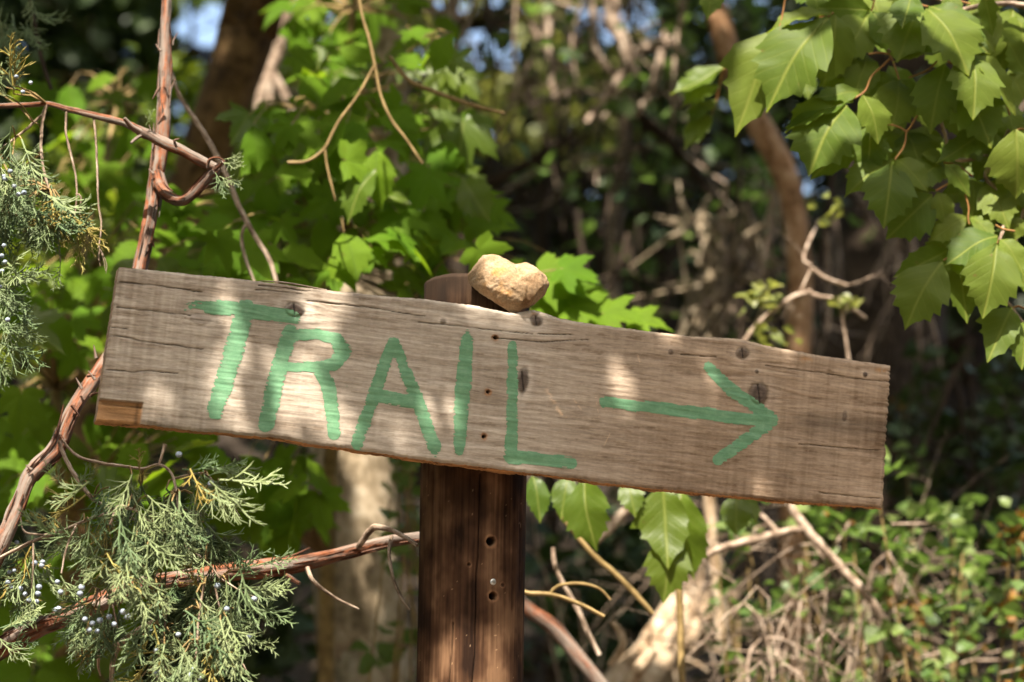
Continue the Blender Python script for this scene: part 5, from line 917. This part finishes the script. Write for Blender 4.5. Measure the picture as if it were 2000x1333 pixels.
bare('dry_branch', 'pale dry branch forking below the board near its right end', 'branch', [[(1850, 1420, 16), (1720, 1200, 16), (1645, 1112, 18), (1575, 1035, 20), (1545, 990, 16)], [(1575, 1032, 14), (1520, 1042, 15), (1460, 1058, 15), (1400, 1075, 13), (1350, 1110, 10)], [(1520, 1040, 10), (1485, 1005, 10)], [(1250, 980, 16), (1215, 1005, 22), (1185, 1035, 24), (1160, 1060, 18)]], .95, M_dead_twig, extra=1, seed=37)
bare('dry_branch', 'pale sunlit stick poking up behind the hanging leaves under the board', 'branch', [[(1385, 960, 26), (1388, 1010, 26), (1395, 1080, 24), (1402, 1140, 26), (1410, 1250, 28)]], 1.3, M_log, seed=38)
bare('dry_branch', 'bare pale branch rising to the right above the board from its top edge', 'branch', [[(1420, 720, 7.7, 1.0), (1470, 645, 8.7, 1.0), (1510, 608, 9.7, 1.0), (1550, 580, 9.7, 1.0), (1585, 570, 9.7, 1.0)], [(1575, 570, 9.7, 1.0), (1600, 580, 9.7, 1.0), (1640, 588, 8.7, 1.0), (1690, 622, 6.0, 1.05)], [(1585, 525, 8.7, 1.0), (1615, 545, 8.7, 1.0), (1655, 558, 7.3, 1.0)], [(1585, 520, 5.8, 1.05), (1570, 500, 5.8, 1.1), (1600, 430, 5.8, 1.2)], [(1560, 578, 5.8, 1.0), (1585, 525, 6.8, 1.0)], [(1640, 590, 5.8, 1.0), (1650, 650, 5.8, 1.0), (1660, 720, 6.8, 1.0)]], 1.0, M_dead_twig, extra=1, seed=39)
# little fresh leaf tufts on that branch
for k, (x, y, n_) in enumerate(((1490, 590, 26), (1655, 592, 14), (1635, 415, 10), (1500, 660, 14))):
    th_ = thing('leaf_tuft', ('pale green leaf tuft beside the bare branch above the board', 'pale green bud cluster at the middle of the bare branch above the board', 'tiny pale leaf tuft between crooked trunk and maple leaves', 'pale leaf tuft touching the board top edge at right')[k], 'leaves', at(x, y, 1.0), 'pale leaf tufts'); c_ = at(x, y, 1.0)
    leaf_cloud('leaves', np.array(c_)[None] + np.random.default_rng(k).normal(size=(n_, 3)) * (.014 if k != 1 else .008), .022, M_pale_cloud, th_, .6, seed=400 + k)
# shredded bark clump in the sun
P, r = pxpath([(1430, 490, 24), (1400, 530, 50), (1375, 600, 70), (1360, 720, 90), (1350, 900, 100)], 2.3); cl = thing('bark_heap', 'sunlit heap of shredded bark and dry sticks behind the board, right of centre', 'debris', P[-1]); mb = MB(); mb.tube(P, r, 20, step=.02, lump=.3, strip=.2, seed=8); qq = random.Random(8)
for k in range(34):
    p = P[qq.choice((0, 1, 1, 2))] + Vector((qq.gauss(0, .06), qq.gauss(-.06, .04), qq.gauss(0, .06))); mb.tube([p, p + Vector((qq.gauss(0, .05), qq.gauss(0, .03), qq.gauss(0, .06))), p + Vector((qq.gauss(0, .08), qq.gauss(0, .04), qq.gauss(0, .08)))], [.006, .005, .002], 5, step=.03)
mb.build('bark_strips', M_pale_bark, cl, kind='stuff')
# brush and shrubs
shr = [('leafy_shrub', 'sunlit leafy green shrub at the right edge below the board', [(1640, 2010, 900, 1120)], .9, 1.6, 330, .028, M_shrub, (1850, 1500, 1.3)),
       ('leafy_shrub', 'green shrub with orange seed heads in the bottom right corner', [(1660, 2020, 1080, 1360)], .8, 1.5, 230, .028, M_shrub, (1960, 1600, 1.1)),
       ('leafy_shrub', 'small dark green shrub between the bleached log and the dry brush', [(1400, 1640, 1080, 1350)], 1.0, 1.6, 130, .028, M_shrub, (1500, 1600, 1.3)),
       ('leafy_shrub', 'low dark green shrub under the board near its right corner', [(1560, 1720, 1000, 1110), (1380, 1470, 1000, 1090)], 1.0, 1.5, 170, .028, M_shrub, (1620, 1500, 1.4)),
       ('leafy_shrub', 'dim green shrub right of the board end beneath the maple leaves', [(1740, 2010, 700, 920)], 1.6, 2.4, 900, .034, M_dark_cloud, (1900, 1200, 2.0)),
       ('leafy_shrub', 'yellow-green lit shrub far behind the hanging bare juniper twigs at left', [(60, 330, 190, 360), (0, 300, 330, 560)], 2.2, 3.2, 700, .045, M_cloud, (180, 1000, 2.7)),
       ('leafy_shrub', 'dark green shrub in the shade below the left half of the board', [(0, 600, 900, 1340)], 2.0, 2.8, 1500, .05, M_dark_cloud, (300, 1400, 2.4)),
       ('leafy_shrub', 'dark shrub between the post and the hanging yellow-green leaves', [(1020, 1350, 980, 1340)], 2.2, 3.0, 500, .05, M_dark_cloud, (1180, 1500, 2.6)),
       ('leafy_shrub', 'small bright green sprig just left of the post under the board', [(755, 815, 900, 1000)], .9, 1.3, 60, .035, M_shrub, (790, 1300, 1.1))]
for k, (nm, lb, regs, ya, yb, n_, ls, mt, (sx_, sy_, sY)) in enumerate(shr):
    q = random.Random(500 + k); x0 = at(sx_, sy_, sY).x; base = Vector((x0, sY, ground_at(x0, sY) - .05)); th_ = thing(nm, lb, 'shrub', base, 'shrubs on the bank')
    mb = MB(); tips = []
    for _ in range(max(9, n_ // 30)):
        rg = regs[q.randrange(len(regs))]; e = at(q.uniform(*rg[:2]), q.uniform(*rg[2:]), q.uniform(ya, yb)); md_ = base.lerp(e, .55) + Vector((q.gauss(0, .06), q.gauss(0, .06), .08)); mb.tube([base + Vector((q.gauss(0, .03), q.gauss(0, .03), 0)), md_, e], [.0045, .003, .0012], 5, step=.05, lump=.1)
        tips.append(e); tips.append(md_.lerp(e, .6)); tips.append(md_.lerp(e, .82))
    mb.build('stems', M_yellow_stem if mt is M_shrub else M_grey_stem, th_)
    tp2 = np.array([list(e) for e in tips]); gq = np.random.default_rng(600 + k); Pn = tp2[gq.integers(0, len(tp2), n_)] + gq.normal(size=(n_, 3)) * (.022 if ls < .04 else .06)
    leaf_cloud('foliage', Pn, ls, mt, th_, .5, seed=700 + k, aspect=.7)
    if k in (0, 1, 4):
        for _ in range((6, 11, 2)[(0, 1, 4).index(k)]):
            e = tips[q.randrange(len(tips))]; leaf_cloud('seed_head', np.array(e)[None] + gq.normal(size=(22, 3)) * .014, .012, M_orange_bits, th_, .3, kind=None, seed=800 + k, aspect=.9)
# dry brush tangle, each bush its own
for k, (lb, sx_, sy_, Y, n_, reg) in enumerate((('tangle of pale dry branches arching below the right end of the board', 1640, 1520, 1.1, 13, (1480, 1780, 1060, 1260)), ('tangle of dry grey sticks at the bottom edge right of the bleached log', 1560, 1600, .95, 13, (1400, 1740, 1150, 1340)), ('dim dry brush behind the maple leaves at the right edge', 1860, 1200, 2.0, 14, (1620, 2010, 430, 850)), ('dry brush rising behind the post on its right', 1240, 1500, 1.9, 10, (1040, 1420, 960, 1250)), ('brown dry brush above the board between bark heap and stout trunk', 1480, 1000, 2.2, 6, (1340, 1700, 400, 680)))):
    q = random.Random(900 + k); x0 = at(sx_, sy_, Y).x; base = Vector((x0, Y, ground_at(x0, Y) - .05)); th_ = thing('dry_bush', lb, 'dry bush', base, 'dry bushes on the bank'); 
    for _ in range(n_):
        mb = MB(); e = at(q.uniform(*reg[:2]), q.uniform(*reg[2:]), Y + q.uniform(-.25, .3)); m1 = base.lerp(e, .6) + Vector((q.gauss(0, .05), q.gauss(0, .05), .10)); rr0 = q.uniform(.0016, .0036)
        mb.tube([base, m1, e, e + Vector((q.gauss(0, .08), q.gauss(0, .05), -.06))], [rr0 * 1.2, rr0, rr0 * .7, rr0 * .3], 6, step=.03, lump=.2, seed=q.randrange(50))
        for _i in range(3): grow(mb, m1.lerp(e, q.random()), Vector((q.gauss(0, 1), q.gauss(0, .6), q.gauss(.1, .8))), q.uniform(.12, .28), rr0 * .5, 1, q, 5, .10)
        mb.build('branch', M_dead_twig if k < 2 else M_grey_stem if k != 3 else M_dead_twig, th_)
twiggy('dry_bush', 'fine pale sunlit dry twigs in the bottom right corner among the orange seed heads', 110, 1380, 2010, 1000, 1340, -90, 170, .9, 1.9, 2.5, 6, M_dead_twig, 404, up=False, slant=150)
twiggy('dry_bush', 'dim thin stems right of the board end', 20, 1750, 2010, 650, 900, 120, 260, 1.5, 2.4, 5, 12, M_grey_stem, 405, slant=80)
# dead leaves on the ground
gq = np.random.default_rng(5); NL = 5000; X = gq.uniform(-3.5, 4, NL); Yl = gq.uniform(-.4, 8, NL)
o = leaf_cloud('leaf_litter', np.stack([X, Yl, gz(X, Yl) + gq.uniform(.0, .03, NL)], 1), .06, M_litter, None, 1.2, seed=950); o['label'] = 'dead brown leaves covering the bank'; o['category'] = 'leaf litter'
